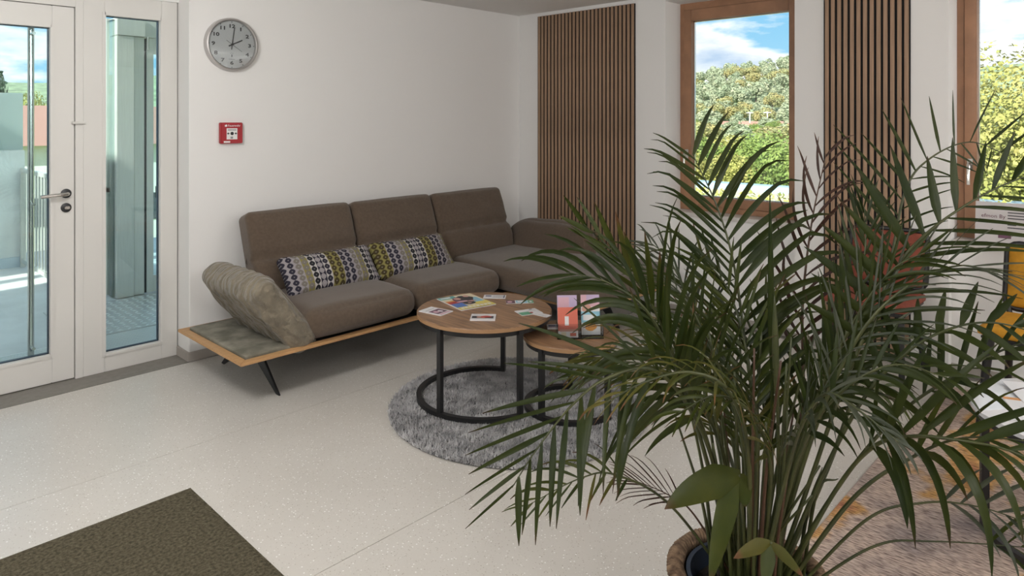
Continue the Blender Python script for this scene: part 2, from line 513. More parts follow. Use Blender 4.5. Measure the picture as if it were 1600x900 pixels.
side = struct(thing('window_5', None, None, (1.39, YD, 0)))
glazed('side', side, 1.125, 1.640, 0.0, 2.20, YD - 0.012, YD + 0.07, 0.1, 1.234, 1.546, 0.101, 2.085)
fr = struct(thing('trim_2', None, None, (0.55, YD, 0)))
MB().box(1.088, 1.125, YD - 0.012, YD + 0.075, 0, 2.20).build('mullion', M_DOORW, fr, bevel=0.002)
MB().box(-0.02, 0.079, YD - 0.012, YD + 0.075, 0, 2.20).build('jamb', M_DOORW, fr, bevel=0.002)
MB().box(0.079, 1.088, YD - 0.012, YD + 0.075, 2.108, 2.20).build('head', M_DOORW, fr, bevel=0.002)
st = MB().tube([(1.075, YD - 0.004, 1.452), (1.075, YD - 0.022, 1.452), (1.132, YD - 0.022, 1.452), (1.132, YD - 0.006, 1.452)], 0.008, 8)
st.build('door_catch', M_DOORW, fr, smooth='auto')

# ------------------------------------------------------------------ slatted acoustic panels
def slat_panel(label, y0, y1, n, z0=0.06, z1=2.387):
    p = thing('slat_panel', label, 'wall panel', (XB, (y0 + y1) / 2, z0), 'slatted panels on the window wall')
    MB().box(XB - 0.008, XB - 0.0005, y0, y1, z0, z1).build('felt_backing', M_FELT, p)
    pitch = (y1 - y0) / n
    sw = pitch * 0.60
    base = MB().box(-0.0145, -0.008, -sw / 2, sw / 2, z0 - z0, z1 - z0).build('slat', M_SLAT, None)
    base.parent = p; base.location = (0, y1 - pitch / 2 - 0.002 - (y0 + y1) / 2, 0)
    for i in range(1, n):
        share(base, 'slat', p, (0, y1 - pitch * (i + 0.5) - (y0 + y1) / 2, 0))
slat_panel('wide dark-gapped oak slat panel behind the sofa arm left of the window', 3.030, 4.056, 26)
slat_panel('narrow oak slat panel between the two windows above the orange chair', 1.101, 1.596, 13)

# ------------------------------------------------------------------ unseen fill lamps added to brighten the room (above and behind the camera)
for i, (lx, ly, pw) in enumerate(FILL_LAMPS):
    c = thing('fill_lamp', 'unseen globe fill lamp added under the ceiling', 'fill light', (lx, ly, CEIL), 'added fill lamps under the ceiling')
    MB().lathe([(0.07, CEIL - 0.03), (0.07, CEIL)], (lx, ly), 24).build('fill_lamp_mount', M_WHITE, c)
    ld = bpy.data.lights.new('fill_light', 'POINT')
    ld.shadow_soft_size = 0.22; ld.energy = pw; ld.color = (1.0, 0.988, 0.972)
    lo = bpy.data.objects.new('fill_light', ld); col.objects.link(lo); lo.parent = c
    lo.location = (0, 0, -0.26)

# ================================================================== SOFA
def fabric(name, c, v=0.09, scale=55.0, bump=0.35):
    m = material(name, c, 0.92, var=v, var_scale=scale, bump=bump, bump_scale=420, spec=0.2, sheen=0.25)
    return m
M_SOFA = fabric('brown_suede', (0.112, 0.081, 0.058))
M_ARM = fabric('olive_suede', (0.205, 0.175, 0.128), 0.14, 24)
def add_ruche(m):
    t = m.node_tree; b = t.nodes['Principled BSDF']
    c = N(t, 'ShaderNodeTexCoord'); w_ = N(t, 'ShaderNodeTexWave', bands_direction='Y')
    w_.inputs['Scale'].default_value = 9.0; w_.inputs['Distortion'].default_value = 7.0; w_.inputs['Detail'].default_value = 3.0; w_.inputs['Detail Scale'].default_value = 1.4
    t.links.new(c.outputs['Object'], w_.inputs['Vector'])
    bp = N(t, 'ShaderNodeBump'); bp.inputs['Strength'].default_value = 0.55; bp.inputs['Distance'].default_value = 0.02
    t.links.new(w_.outputs[0], bp.inputs['Height'])
    old = b.inputs['Normal'].links[0].from_socket
    t.links.new(old, bp.inputs['Normal']); t.links.new(bp.outputs[0], b.inputs['Normal'])
add_ruche(M_ARM)
M_PAD = material('worn_suede_pad', (0.27, 0.25, 0.20), 0.9, var=0.3, var_scale=10, bump=0.2, bump_scale=300, var_color=(0.13, 0.12, 0.09))
M_OAK = material('oak_frame', (0.50, 0.29, 0.13), 0.5, var=0.14, var_scale=4, stretch=(2, 30, 30))
sofa = thing('sofa', 'long brown suede sofa on an oak platform along the clock wall', 'sofa', (2.9, 3.75, 0))
PZ = 0.25
# oak platform: mitred border boards, thin bevelled edge, underside
def board(a, b, c, d, name='platform_board'):
    mb = MB(); zt, zb = PZ, PZ - 0.016
    mb.add([(*a, zt), (*b, zt), (*c, zt), (*d, zt), (*a, zb), (*b, zb), (*c, zb), (*d, zb)],
           [(0, 1, 2, 3), (7, 6, 5, 4), (0, 4, 5, 1), (1, 5, 6, 2), (2, 6, 7, 3), (3, 7, 4, 0)])
    return mb.build(name, M_OAK, sofa, bevel=0.002)
xl, xr, yf, yb, w = 1.53, 4.42, 3.34, 4.16, 0.045
board((xl, yf), (3.50, yf), (3.50, yf + w), (xl + w, yf + w))
board((xl, yb), (xl, yf), (xl + w, yf + w), (xl + w, yb - w))
board((xl + w, yb - w), (xr, yb - w), (xr, yb), (xl, yb))
board((3.50, 2.66), (xr, 2.66), (xr, 2.66 + w), (3.50, 2.66 + w))
board((3.50, 2.66 + w), (3.50 + w, 2.66 + w), (3.50 + w, yf), (3.50, yf))
ub = MB()
ub.add([(xl + 0.02, yf + 0.02, PZ - 0.017), (3.5, yf + 0.02, PZ - 0.017), (3.5, yb - 0.02, PZ - 0.017), (xl + 0.02, yb - 0.02, PZ - 0.017),
        (xl + 0.10, yf + 0.10, PZ - 0.05), (3.5, yf + 0.10, PZ - 0.05), (3.5, yb - 0.10, PZ - 0.05), (xl + 0.10, yb - 0.10, PZ - 0.05)],
       [(0, 1, 2, 3), (4, 7, 6, 5), (0, 4, 5, 1), (1, 5, 6, 2), (2, 6, 7, 3), (3, 7, 4, 0)])
ub.box(3.5, xr - 0.02, 2.72, yb - 0.02, PZ - 0.05, PZ - 0.017)
ub.build('underframe', M_DARKP, sofa)
soft_box((xl + w + 1.98) / 2, 3.75, PZ + 0.003, (1.98 - xl - w) / 2 - 0.002, 0.362, 0.012, 0.008, 8, puff=(0, 0, 0.004)).build('platform_pad', M_PAD, sofa, smooth=True)
# wing-shaped steel legs
def leg(x, y0, y1):
    mb = MB()
    ym = (y0 + y1) / 2
    prof = [(y0, 0.0), (y0 + 0.035, 0.0), (ym - 0.08, 0.135), (ym + 0.08, 0.135), (y1 - 0.035, 0.0), (y1, 0.0), (ym + 0.13, 0.205), (ym + 0.13, 0.232), (ym - 0.13, 0.232), (ym - 0.13, 0.205)]
    M = Matrix(((0, 0, 1, x - 0.006), (1, 0, 0, 0), (0, 1, 0, 0), (0, 0, 0, 1)))
    mb.prism(prof, 0, 0.012, M)
    mb.box(x - 0.07, x + 0.07, ym - 0.2, ym + 0.2, 0.200, 0.206)
    mb.build('leg', M_BLACKM, sofa, bevel=0.002)
leg(1.775, 3.41, 4.13)
leg(4.15, 3.41, 4.13)
leg(4.0, 2.78, 3.30)
# seat cushions
def seat_fn(p, n, q):
    p.z += wob((p.x * 1.3, p.y * 2.2, 3), 2.0, 0.010) * (1 if q[2] > 0 else 0)
    return p
def seat(x0, x1, y0, y1, z1, n=20):
    soft_box((x0 + x1) / 2, (y0 + y1) / 2, (PZ + 0.01 + z1) / 2, (x1 - x0) / 2, (y1 - y0) / 2, (z1 - PZ - 0.01) / 2, 0.072, n,
             puff=(0.0, 0.02, 0.018), fn=seat_fn).build('seat_cushion', M_SOFA, sofa, smooth=True)
seat(1.905, 2.662, 3.345, 4.06, 0.425)
seat(2.668, 3.405, 3.345, 4.06, 0.425)
seat(3.412, 4.44, 2.60, 4.06, 0.425, 26)
# back cushions: leaning, creased where the upper half folds
def back_fn(p, n, q):
    s = p.z
    if q[1] < 0.2:
        p.y += 0.045 * math.exp(-((s + 0.035) / 0.016) ** 2) * (0.6 + 0.8 * abs(mnoise.noise(Vector((p.x * 6, 0, 1)))))
        p.y += wob((p.x * 5, 0, p.z * 11), 1.0, 0.006)
        p.y -= 0.018 * math.exp(-((s + 0.13) / 0.07) ** 2)
    p.z += wob((p.x * 2.5, 3, 0), 1.0, 0.012) * (1 if q[2] > 0.8 else 0)
    return p
Mb = Matrix.Rotation(R(-20), 4, 'X')
for (a, b) in ((1.905, 2.650), (2.660, 3.368), (3.378, 4.125)):
    soft_box((a + b) / 2, 4.065, 0.632, (b - a) / 2, 0.078, 0.266, 0.040, 40, puff=(0, 0.03, 0.006), fn=back_fn, M=Mb).build('back_cushion', M_SOFA, sofa, smooth=True)
# arm cushions: tilted slabs
def armL_fn(p, n, q):
    if q[0] < 0.4 or q[2] > 0.7:
        g = math.sin(p.y * 62 + 5 * mnoise.noise(Vector((p.y * 4, p.z * 6, 0)))) * 0.0085 + wob((p.y * 14, p.z * 5, 2), 1.0, 0.008)
        p += n * g
    return p
def armR_fn(p, n, q):
    k = 1 - 0.30 * abs(q[1]) ** 4
    p.z = -0.175 + (p.z + 0.175) * k
    p.x *= 1 - 0.35 * abs(q[1]) ** 5
    return seat_fn(p, n, q)
soft_box(1.782, 3.690, 0.430, 0.076, 0.345, 0.250, 0.062, 34, puff=(0.015, 0.0, 0.0), fn=armL_fn, M=Matrix.Rotation(R(-38), 4, 'Y')).build('armrest', M_ARM, sofa, smooth=True)
soft_box(4.235, 3.63, 0.470, 0.085, 0.46, 0.175, 0.078, 24, puff=(0.025, 0.0, 0.02), fn=armR_fn, M=Matrix.Rotation(R(26), 4, 'Y')).build('armrest', M_SOFA, sofa, smooth=True)

# ------------------------------------------------------------------ patterned cushions
def pillow_material():
    m = bpy.data.materials.new('ogee_print'); m.use_nodes = True
    t = m.node_tree; b = t.nodes['Principled BSDF']; b.inputs['Roughness'].default_value = 0.9
    uv = N(t, 'ShaderNodeUVMap'); s = N(t, 'ShaderNodeSeparateXYZ'); t.links.new(uv.outputs[0], s.inputs[0])
    def M(op, a, b2=None):
        n = N(t, 'ShaderNodeMath', operation=op)
        for i, x in enumerate((a, b2)):
            if x is None: continue
            if isinstance(x, (int, float)): n.inputs[i].default_value = x
            else: t.links.new(x, n.inputs[i])
        return n.outputs[0]
    u, v = s.outputs[0], s.outputs[1]
    P = M('FRACT', M('MULTIPLY', u, 1.75))
    k = M('MULTIPLY', P, 9.0)
    ci = M('FLOOR', k)
    cu = M('SUBTRACT', M('FRACT', k), 0.5)
    par = M('MULTIPLY', M('MODULO', ci, 2.0), 0.5)
    cv = M('SUBTRACT', M('FRACT', M('ADD', M('MULTIPLY', v, 7.0), par)), 0.5)
    d = M('SQRT', M('ADD', M('POWER', M('DIVIDE', cu, 0.43), 2.0), M('POWER', M('DIVIDE', cv, 0.46), 2.0)))
    dd = M('ADD', M('ABSOLUTE', M('MULTIPLY', cu, 1.2)), M('ABSOLUTE', M('MULTIPLY', cv, 1.0)))
    dot = M('LESS_THAN', M('ADD', M('MULTIPLY', d, 0.5), M('MULTIPLY', dd, 0.55)), 0.80)
    centre = M('LESS_THAN', d, 0.16)
    def ramp(cols):
        r = N(t, 'ShaderNodeValToRGB'); r.color_ramp.interpolation = 'CONSTANT'
        el = r.color_ramp.elements
        el[0].position = 0; el[0].color = (*cols[0], 1); el[1].position = 1 / 9; el[1].color = (*cols[1], 1)
        for i in range(2, 9):
            x = el.new(i / 9 + 0.0005); x.color = (*cols[i], 1)
        t.links.new(P, r.inputs[0]); return r.outputs[0]
    navy, grey, wht, oliv, blk, brn, lil = (0.018, 0.016, 0.030), (0.17, 0.15, 0.13), (0.46, 0.43, 0.42), (0.22, 0.195, 0.06), (0.010, 0.010, 0.014), (0.05, 0.035, 0.010), (0.29, 0.265, 0.275)
    bg = ramp([lil, lil, lil, oliv, wht, navy, wht, oliv, oliv])
    fg = ramp([navy, navy, grey, grey, blk, lil, navy, brn, brn])
    mixc = N(t, 'ShaderNodeMix', data_type='RGBA'); t.links.new(dot, mixc.inputs[0]); t.links.new(bg, mixc.inputs[6]); t.links.new(fg, mixc.inputs[7])
    mix2 = N(t, 'ShaderNodeMix', data_type='RGBA'); t.links.new(M('MULTIPLY', centre, 0.5), mix2.inputs[0]); t.links.new(mixc.outputs[2], mix2.inputs[6]); mix2.inputs[7].default_value = (0.5, 0.48, 0.46, 1)
    t.links.new(mix2.outputs[2], b.inputs['Base Color'])
    return m
M_PILL = pillow_material()
def pillow(label, cx, cy, cz, hx, hz, rz, tilt, roll, u0):
    T = Matrix.Translation((cx, cy, cz)) @ Matrix.Rotation(rz, 4, 'Z') @ Matrix.Rotation(tilt, 4, 'X') @ Matrix.Rotation(roll, 4, 'Y')
    def fn(p, n, q):
        e = max(abs(q[0]), abs(q[2]))
        p.y *= (1 - 0.55 * e ** 4)
        p.x *= 1 - 0.03 * (1 - q[2] ** 2); p.z *= 1 - 0.05 * (1 - q[0] ** 2)
        return p
    mb = soft_box(0, 0, 0, hx, 0.055, hz, 0.030, 18, puff=(0, 0.02, 0), fn=fn)
    o = mb.build('throw_pillow', M_PILL, None, smooth=True)
    uvl = o.data.uv_layers.new(name='UVMap')
    for lp in o.data.loops:
        p = o.data.vertices[lp.vertex_index].co
        uvl.data[lp.index].uv = (u0 + p.x / (2 * hx) * 0.96, 0.5 + p.z / (2 * hz))
    o.matrix_world = T
    tag(o, label, 'pillow', 'patterned throw pillows')
pillow('patterned throw pillow nearer the olive armrest, full width visible', 2.325, 3.815, 0.518, 0.325, 0.135, R(1), R(-38), R(0), 0.5)
pillow('patterned throw pillow on the middle seat, farther from the armrest', 2.975, 3.815, 0.520, 0.315, 0.135, R(-1), R(-38), R(0), 0.92)

# ================================================================== CLOCK AND FIRE CALL POINT ON THE BACK WALL
def wallA(x, z, d=0.0):
    return Matrix.Translation((x, YA - d, z)) @ Matrix.Rotation(R(90), 4, 'X')
M_FACE = material('clock_face', (0.50, 0.50, 0.51), 0.5)
M_INK = material('black_ink', (0.012, 0.012, 0.014), 0.5)
M_RIM = material('clock_rim', (0.52, 0.50, 0.49), 0.3, metal=0.7)
cx, cz, cr_ = 1.898, 1.944, 0.168
clock = thing('wall_clock', 'round silver-rimmed wall clock on the white wall above the red call point', 'clock', (cx, YA, cz))
W = wallA(cx, cz)
MB().lathe([(cr_, 0.001), (cr_, 0.030), (cr_ - 0.004, 0.042), (cr_ - 0.012, 0.045), (cr_ - 0.018, 0.038), (cr_ - 0.018, 0.020), (cr_ - 0.03, 0.001)], n=64, M=W, close=True).build('rim', M_RIM, clock, smooth='auto')
MB().lathe([(cr_ - 0.0185, 0.012), (cr_ - 0.0185, 0.020)], n=64, M=W).build('face', M_FACE, clock)
for hnum in range(1, 13):
    a = R(90 - 30 * hnum)
    text_obj(str(hnum), 0.034, M_INK, clock, W @ Matrix.Translation((0.116 * math.cos(a), 0.116 * math.sin(a), 0.0206)) @ Matrix.Diagonal((1.3, 0.92, 1, 1)), 'numeral', bold=0.0011)
    mb = MB().cyl((0.143 * math.cos(a), 0.143 * math.sin(a)), 0.0032, 0.0202, 0.0208, 10)
    mb.v = [tuple(W @ Vector(p)) for p in mb.v]
    mb.build('hour_mark', M_INK, clock)
def hand(name, ang, l0, l1, w0, w1, z):
    mb = MB(); a = R(90 - ang)
    M = W @ Matrix.Rotation(a, 4, 'Z')
    mb.prism([(-l0, -w0), (l1, -w1), (l1, w1), (-l0, w0)], z, z + 0.001, M)
    mb.build(name, M_INK, clock)
hand('hour_hand', 64, 0.024, 0.074, 0.0042, 0.0034, 0.024)
hand('minute_hand', 8, 0.032, 0.110, 0.0028, 0.0019, 0.0265)
hand('second_hand', 124, 0.045, 0.075, 0.0011, 0.0009, 0.029)
MB().lathe([(0.006, 0.0205), (0.006, 0.031)], n=16, M=W).build('hub', M_INK, clock)
MB().box(-0.0025, 0.0025, -0.078, -0.062, 0.0202, 0.0206, W).build('radio_mark', M_INK, clock)
MB().add([W @ Vector((0.011 * math.cos(R(a)), -0.060 + 0.008 * math.sin(R(a)), 0.0205)) for a in range(20, 161, 20)] + [W @ Vector((0.0095 * math.cos(R(a)), -0.060 + 0.0065 * math.sin(R(a)), 0.0205)) for a in range(160, 19, -20)], [tuple(range(16))]).build('radio_mark', M_INK, clock)
MB().box(-0.02, 0.02, -0.0925, -0.0905, 0.0202, 0.0206, W).build('radio_mark', M_INK, clock)
MB().lathe([(cr_ - 0.018, 0.036), (cr_ - 0.018, 0.038)], n=64, M=W).build('cover_glass', M_GLASS, clock)

M_RED = material('signal_red', (0.36, 0.008, 0.016), 0.35)
ax, az, s = 1.893, 1.386, 0.070
alarm = thing('fire_call_point', 'small red fire alarm call point on the wall below the clock', 'fire alarm', (ax, YA, az))
W = wallA(ax, az)
MB().box(-s, s, -0.066, 0.066, 0.0005, 0.034, W).build('housing', M_RED, alarm, bevel=0.004)
MB().box(-0.034, 0.034, -0.040, 0.030, 0.034, 0.0352, W).build('front_plate', M_WHITE, alarm)
mb = MB().cyl((0, 0), 0.0105, 0, 0.0014, 20)
mb.v = [tuple(W @ (Vector(p) + Vector((0, -0.003, 0.0353)))) for p in mb.v]; mb.build('button_mark', M_INK, alarm)
for sx in (-1, 1):
    mb = MB().prism([(sx * 0.032, 0.0025), (sx * 0.026, 0.0025), (sx * 0.026, 0.0075), (sx * 0.0155, -0.0005 + 0.0005), (sx * 0.026, -0.0075), (sx * 0.026, -0.0025), (sx * 0.032, -0.0025)], 0.0353, 0.0358, W @ Matrix.Translation((0, -0.003, 0)))
    mb.build('arrow_mark', M_INK, alarm)
text_obj('Feuerwehr', 0.018, M_WHITE, alarm, W @ Matrix.Translation((0.014, 0.046, 0.0345)))
MB().prism([(-0.044, 0.040), (-0.032, 0.040), (-0.030, 0.050), (-0.036, 0.054), (-0.046, 0.048)], 0.0342, 0.0348, W).build('house_mark', M_WHITE, alarm)
for yy in (0.023, 0.017):
    MB().box(-0.027, 0.027, yy - 0.0012, yy + 0.0012, 0.0353, 0.0356, W).build('text_line', M_INK, alarm)
MB().box(-0.010, 0.006, -0.036, -0.022, 0.0353, 0.0356, W).build('text_line', material('pale_print', (0.3, 0.3, 0.3), 0.6), alarm)
MB().box(-0.052, -0.012, -0.061, -0.050, 0.0342, 0.0352, W).build('sticker', M_WHITE, alarm)

# ================================================================== RUGS AND MAT
M_RUGB = material('grey_rug_backing', (0.12, 0.12, 0.125), 0.95)
def rug_material():
    m = material('grey_pile', (0.34, 0.335, 0.34), 0.95, var=0.3, var_scale=11, var_color=(0.64, 0.63, 0.635), detail=8, spec=0.1)
    return m
M_PILE = rug_material()
rcx, rcy, rr = 2.572, 2.415, 0.658
rug = thing('round_rug', 'round grey shaggy rug under the round coffee tables', 'rug', (rcx, rcy, 0))
MB().lathe([(rr - 0.006, 0.0005), (rr, 0.003), (rr, 0.006), (rr - 0.006, 0.008)], (rcx, rcy), 96).build('backing', M_RUGB, rug)
g = np.random.default_rng(3)
n = 60000
rad = (rr + 0.004) * np.sqrt(g.random(n)); th = g.random(n) * 2 * np.pi
px, py = rcx + rad * np.cos(th), rcy + rad * np.sin(th)
la = g.random(n) * 2 * np.pi; hh = 0.010 + 0.010 * g.random(n); wd = 0.0032 + 0.002 * g.random(n)
lx, ly = g.normal(0, 0.006, n), g.normal(0, 0.006, n)
V = np.zeros((n, 3, 3))
V[:, 0] = np.c_[px - wd * np.cos(la), py - wd * np.sin(la), np.full(n, 0.006)]
V[:, 1] = np.c_[px + wd * np.cos(la), py + wd * np.sin(la), np.full(n, 0.006)]
V[:, 2] = np.c_[px + lx, py + ly, 0.006 + hh]
me = bpy.data.meshes.new('pile')
me.from_pydata((V.reshape(-1, 3) - np.array([rcx, rcy, 0])).tolist(), [], np.arange(3 * n).reshape(-1, 3).tolist())
me.materials.append(M_PILE)
pile = bpy.data.objects.new('pile', me); col.objects.link(pile); pile.parent = rug; pile['kind'] = 'stuff'

M_MAT = material('olive_bristle_mat', (0.115, 0.100, 0.066), 0.95, var=0.40, var_scale=90, bump=0.9, bump_scale=260, detail=8, spec=0.1)
dm = MB()
gx, gy = 160, 120
x0, x1, y0, y1 = -1.2, 1.073, 1.2, 2.800
dv_ = []; df = []
for i in range(gx + 1):
    for j in range(gy + 1):
        x = x0 + (x1 - x0) * i / gx; y = y0 + (y1 - y0) * j / gy
        ed = min(i, gx - i, j, gy - j) > 0
        dv_.append((x, y, 0.011 + (0.0025 * mnoise.noise(Vector((x * 60, y * 60, 0))) if ed else -0.005)))
for i in range(gx):
    for j in range(gy):
        a = i * (gy + 1) + j
        df.append((a, a + gy + 1, a + gy + 2, a + 1))
dm.add(dv_, df)
dm.box(x0 - 0.008, x1 + 0.008, y0 - 0.008, y1 + 0.008, 0.0005, 0.005)
tag(dm.build('doormat', M_MAT), 'dark olive bristle doormat with one corner showing at lower left', 'doormat')

def carpet_material():
    m = bpy.data.materials.new('washed_carpet'); m.use_nodes = True
    t = m.node_tree; b = t.nodes['Principled BSDF']; b.inputs['Roughness'].default_value = 0.95; b.inputs['Specular IOR Level'].default_value = 0.1
    c = N(t, 'ShaderNodeTexCoord')
    m1 = N(t, 'ShaderNodeMapping'); m1.inputs['Scale'].default_value = (170, 30, 1); t.links.new(c.outputs['Object'], m1.inputs[0])
    n1 = N(t, 'ShaderNodeTexNoise'); n1.inputs['Scale'].default_value = 1.0; n1.inputs['Detail'].default_value = 6; t.links.new(m1.outputs[0], n1.inputs['Vector'])
    r1 = N(t, 'ShaderNodeValToRGB')
    r1.color_ramp.elements[0].position = 0.36; r1.color_ramp.elements[0].color = (0.17, 0.135, 0.13, 1)
    r1.color_ramp.elements[1].position = 0.60; r1.color_ramp.elements[1].color = (0.48, 0.41, 0.38, 1)
    t.links.new(n1.outputs[0], r1.inputs[0])
    n2 = N(t, 'ShaderNodeTexNoise'); n2.inputs['Scale'].default_value = 2.6; n2.inputs['Detail'].default_value = 5; t.links.new(c.outputs['Object'], n2.inputs['Vector'])
    r2 = N(t, 'ShaderNodeValToRGB')
    els = r2.color_ramp.elements
    els[0].position = 0.30; els[0].color = (0.30, 0.30, 0.33, 1); els[1].position = 0.72; els[1].color = (0.62, 0.22, 0.12, 1)
    for p, cc in ((0.45, (0.80, 0.74, 0.68)), (0.55, (0.92, 0.84, 0.74)), (0.61, (0.98, 0.62, 0.16))):
        x = els.new(p); x.color = (*cc, 1)
    t.links.new(n2.outputs[0], r2.inputs[0])
    mm = N(t, 'ShaderNodeMix', data_type='RGBA', blend_type='MULTIPLY'); mm.inputs[0].default_value = 0.85
    t.links.new(r1.outputs[0], mm.inputs[6]); t.links.new(r2.outputs[0], mm.inputs[7])
    br = N(t, 'ShaderNodeMix', data_type='RGBA', blend_type='ADD'); br.inputs[0].default_value = 0.5
    t.links.new(mm.outputs[2], br.inputs[6]); t.links.new(mm.outputs[2], br.inputs[7])
    t.links.new(br.outputs[2], b.inputs['Base Color'])
    bp = N(t, 'ShaderNodeBump'); bp.inputs['Strength'].default_value = 0.5; bp.inputs['Distance'].default_value = 0.01
    t.links.new(n1.outputs[0], bp.inputs['Height']); t.links.new(bp.outputs[0], b.inputs['Normal'])
    return m
cp = MB().box(1.0, 4.375, -1.6, 0.905, 0.0005, 0.010)
cpo = cp.build('area_rug', carpet_material(), None, bevel=0.003)
tag(cpo, 'washed multicolour woven rug with orange patches under the white table', 'rug')

# ================================================================== ROUND COFFEE TABLES
M_TOP = material('walnut_top', (0.25, 0.138, 0.072), 0.42, var=0.3, var_scale=2.2, stretch=(22, 2.2, 6), spec=0.45)
M_EDGE = material('oak_edge_band', (0.36, 0.205, 0.10), 0.5)
def round_table(label, cx, cy, h, r, base_r, bc, gap, legs, top_m, edge_m, group):
    t = thing('coffee_table', label, 'table', (cx, cy, 0), group)
    MB().lathe([(r - 0.004, h - 0.022), (r - 0.0005, h - 0.018), (r - 0.0005, h - 0.003), (r - 0.003, h)], (cx, cy), 72).build('table_top', top_m, t, smooth='auto')
    MB().lathe([(r + 0.0008, h - 0.020), (r + 0.0008, h - 0.004), (r - 0.0003, h - 0.004), (r - 0.0003, h - 0.020)], (cx, cy), 72, close=True).build('edge_band', edge_m, t, smooth='auto')
    MB().lathe([(r - 0.030, h - 0.045), (r - 0.012, h - 0.045), (r - 0.012, h - 0.0225), (r - 0.030, h - 0.0225)], (cx, cy), 72, close=True).build('rim_ring', M_BLACKM, t, smooth='auto')
    # open base ring
    a0, a1 = gap
    m = 56
    mb = MB(); v = []; f = []
    zb = 0.018 if 'grey rug' in label else 0.011
    for i in range(m + 1):
        a = R(a0 + (a1 - a0) * i / m)
        for (rr_, z) in ((base_r - 0.026, zb), (base_r, zb), (base_r, zb + 0.022), (base_r - 0.026, zb + 0.022)):
            v.append((bc[0] + rr_ * math.cos(a), bc[1] + rr_ * math.sin(a), z))
    for i in range(m):
        f += [(i * 4 + k, i * 4 + (k + 1) % 4, (i + 1) * 4 + (k + 1) % 4, (i + 1) * 4 + k) for k in range(4)]
    f += [(3, 2, 1, 0), (m * 4, m * 4 + 1, m * 4 + 2, m * 4 + 3)]
    mb.add(v, f).build('base_ring', M_BLACKM, t)
    for a in legs:
        lx, ly = bc[0] + (base_r - 0.013) * math.cos(R(a)), bc[1] + (base_r - 0.013) * math.sin(R(a))
        MB().box(-0.0125, 0.0125, -0.0125, 0.0125, zb + 0.0, h - 0.023, Matrix.Translation((lx, ly, 0)) @ Matrix.Rotation(R(a), 4, 'Z')).build('leg', M_BLACKM, t, bevel=0.001)
    return t
T1 = (2.515, 2.610); T1H = 0.468
TG = 'round coffee tables with black ring bases'
round_table('larger wooden coffee table with magazines, standing on the grey rug', *T1, T1H, 0.355, 0.358, T1, (28, 257), (28, 187, 256), M_TOP, M_EDGE, TG)
T2 = (2.715, 2.185); T2H = 0.385
round_table('smaller wooden coffee table with the leaflet holder, on the grey rug', *T2, T2H, 0.243, 0.240, T2, (40, 272), (40, 180, 270), M_TOP, M_EDGE, TG)
M_WTOP = material('sky_white_gloss_top', (0.70, 0.72, 0.75), 0.18, coat=0.5)  # blue-white base colour stands in for sky reflected in the top
T3 = (3.07, 0.18); T3H = 0.452
round_table('round table with sky-white top and papers, standing on the multicolour rug', *T3, T3H, 0.356, 0.335, T3, (115, 400), (115, 205, 300, 40), M_WTOP, M_WTOP, TG)

# ------------------------------------------------------------------ printed matter
def pm(name, c):
    return material('print_' + name, c, 0.4)
PC = dict(white=pm('white', (0.72, 0.71, 0.72)), yellow=pm('yellow', (0.70, 0.58, 0.12)), teal=pm('teal', (0.10, 0.38, 0.36)), blue=pm('blue', (0.07, 0.16, 0.45)),
          dark=pm('dark', (0.025, 0.022, 0.028)), skin=pm('skin', (0.55, 0.30, 0.24)), red=pm('red', (0.42, 0.03, 0.03)), pink=pm('pink', (0.62, 0.38, 0.45)), lilac=pm('lilac', (0.48, 0.38, 0.55)),
          coral=pm('coral', (0.62, 0.16, 0.11)), sky=pm('sky', (0.25, 0.50, 0.62)), green=pm('green', (0.12, 0.36, 0.22)), plum=pm('plum', (0.12, 0.04, 0.08)), grey=pm('grey', (0.35, 0.34, 0.34)),
          orange=pm('orange', (0.65, 0.28, 0.06)), cream=pm('cream', (0.70, 0.62, 0.45)), navy=pm('navy', (0.03, 0.04, 0.12)))
def sheet(name, label, cat, M, w, h, th, marks, group=None, paper='white'):
    """a printed sheet: paper body and flat printed fields (lists of (colour, polygon in 0..1))"""
    loc = M.translation
    o = thing(name, label, cat, tuple(loc), group)
    MB().box(-w / 2, w / 2, -h / 2, h / 2, 0, th, M).build('paper', PC[paper], o)
    for i, (c, poly) in enumerate(marks):
        if isinstance(poly, str):
            continue
        z = th + 0.0002 + 0.00012 * i
        mb = MB().add([M @ Vector(((p[0] - 0.5) * w, (p[1] - 0.5) * h, z)) for p in poly], [tuple(range(len(poly)))])
        mb.build('print', PC[c], o)
    return o
def ell(cx, cy, rx, ry, n=14, wobble=0.12, seed=0):
    r_ = random.Random(seed)
    return [(cx + rx * math.cos(2 * math.pi * i / n) * (1 + r_.uniform(-wobble, wobble)), cy + ry * math.sin(2 * math.pi * i / n) * (1 + r_.uniform(-wobble, wobble))) for i in range(n)]
def rc(x0, y0, x1, y1):
    return [(x0, y0), (x1, y0), (x1, y1), (x0, y1)]
def floor_pt(px, py, z):
    t = (CAM_H - z) / ((py - HORIZON) / FPX)
    return at(px, py, t)
def lay(px, py, z, rot):
    p = floor_pt(px, py, z)
    return Matrix.Translation(p) @ Matrix.Rotation(R(rot), 4, 'Z')
zt = T1H + 0.0006
MG = 'printed matter on the larger coffee table'
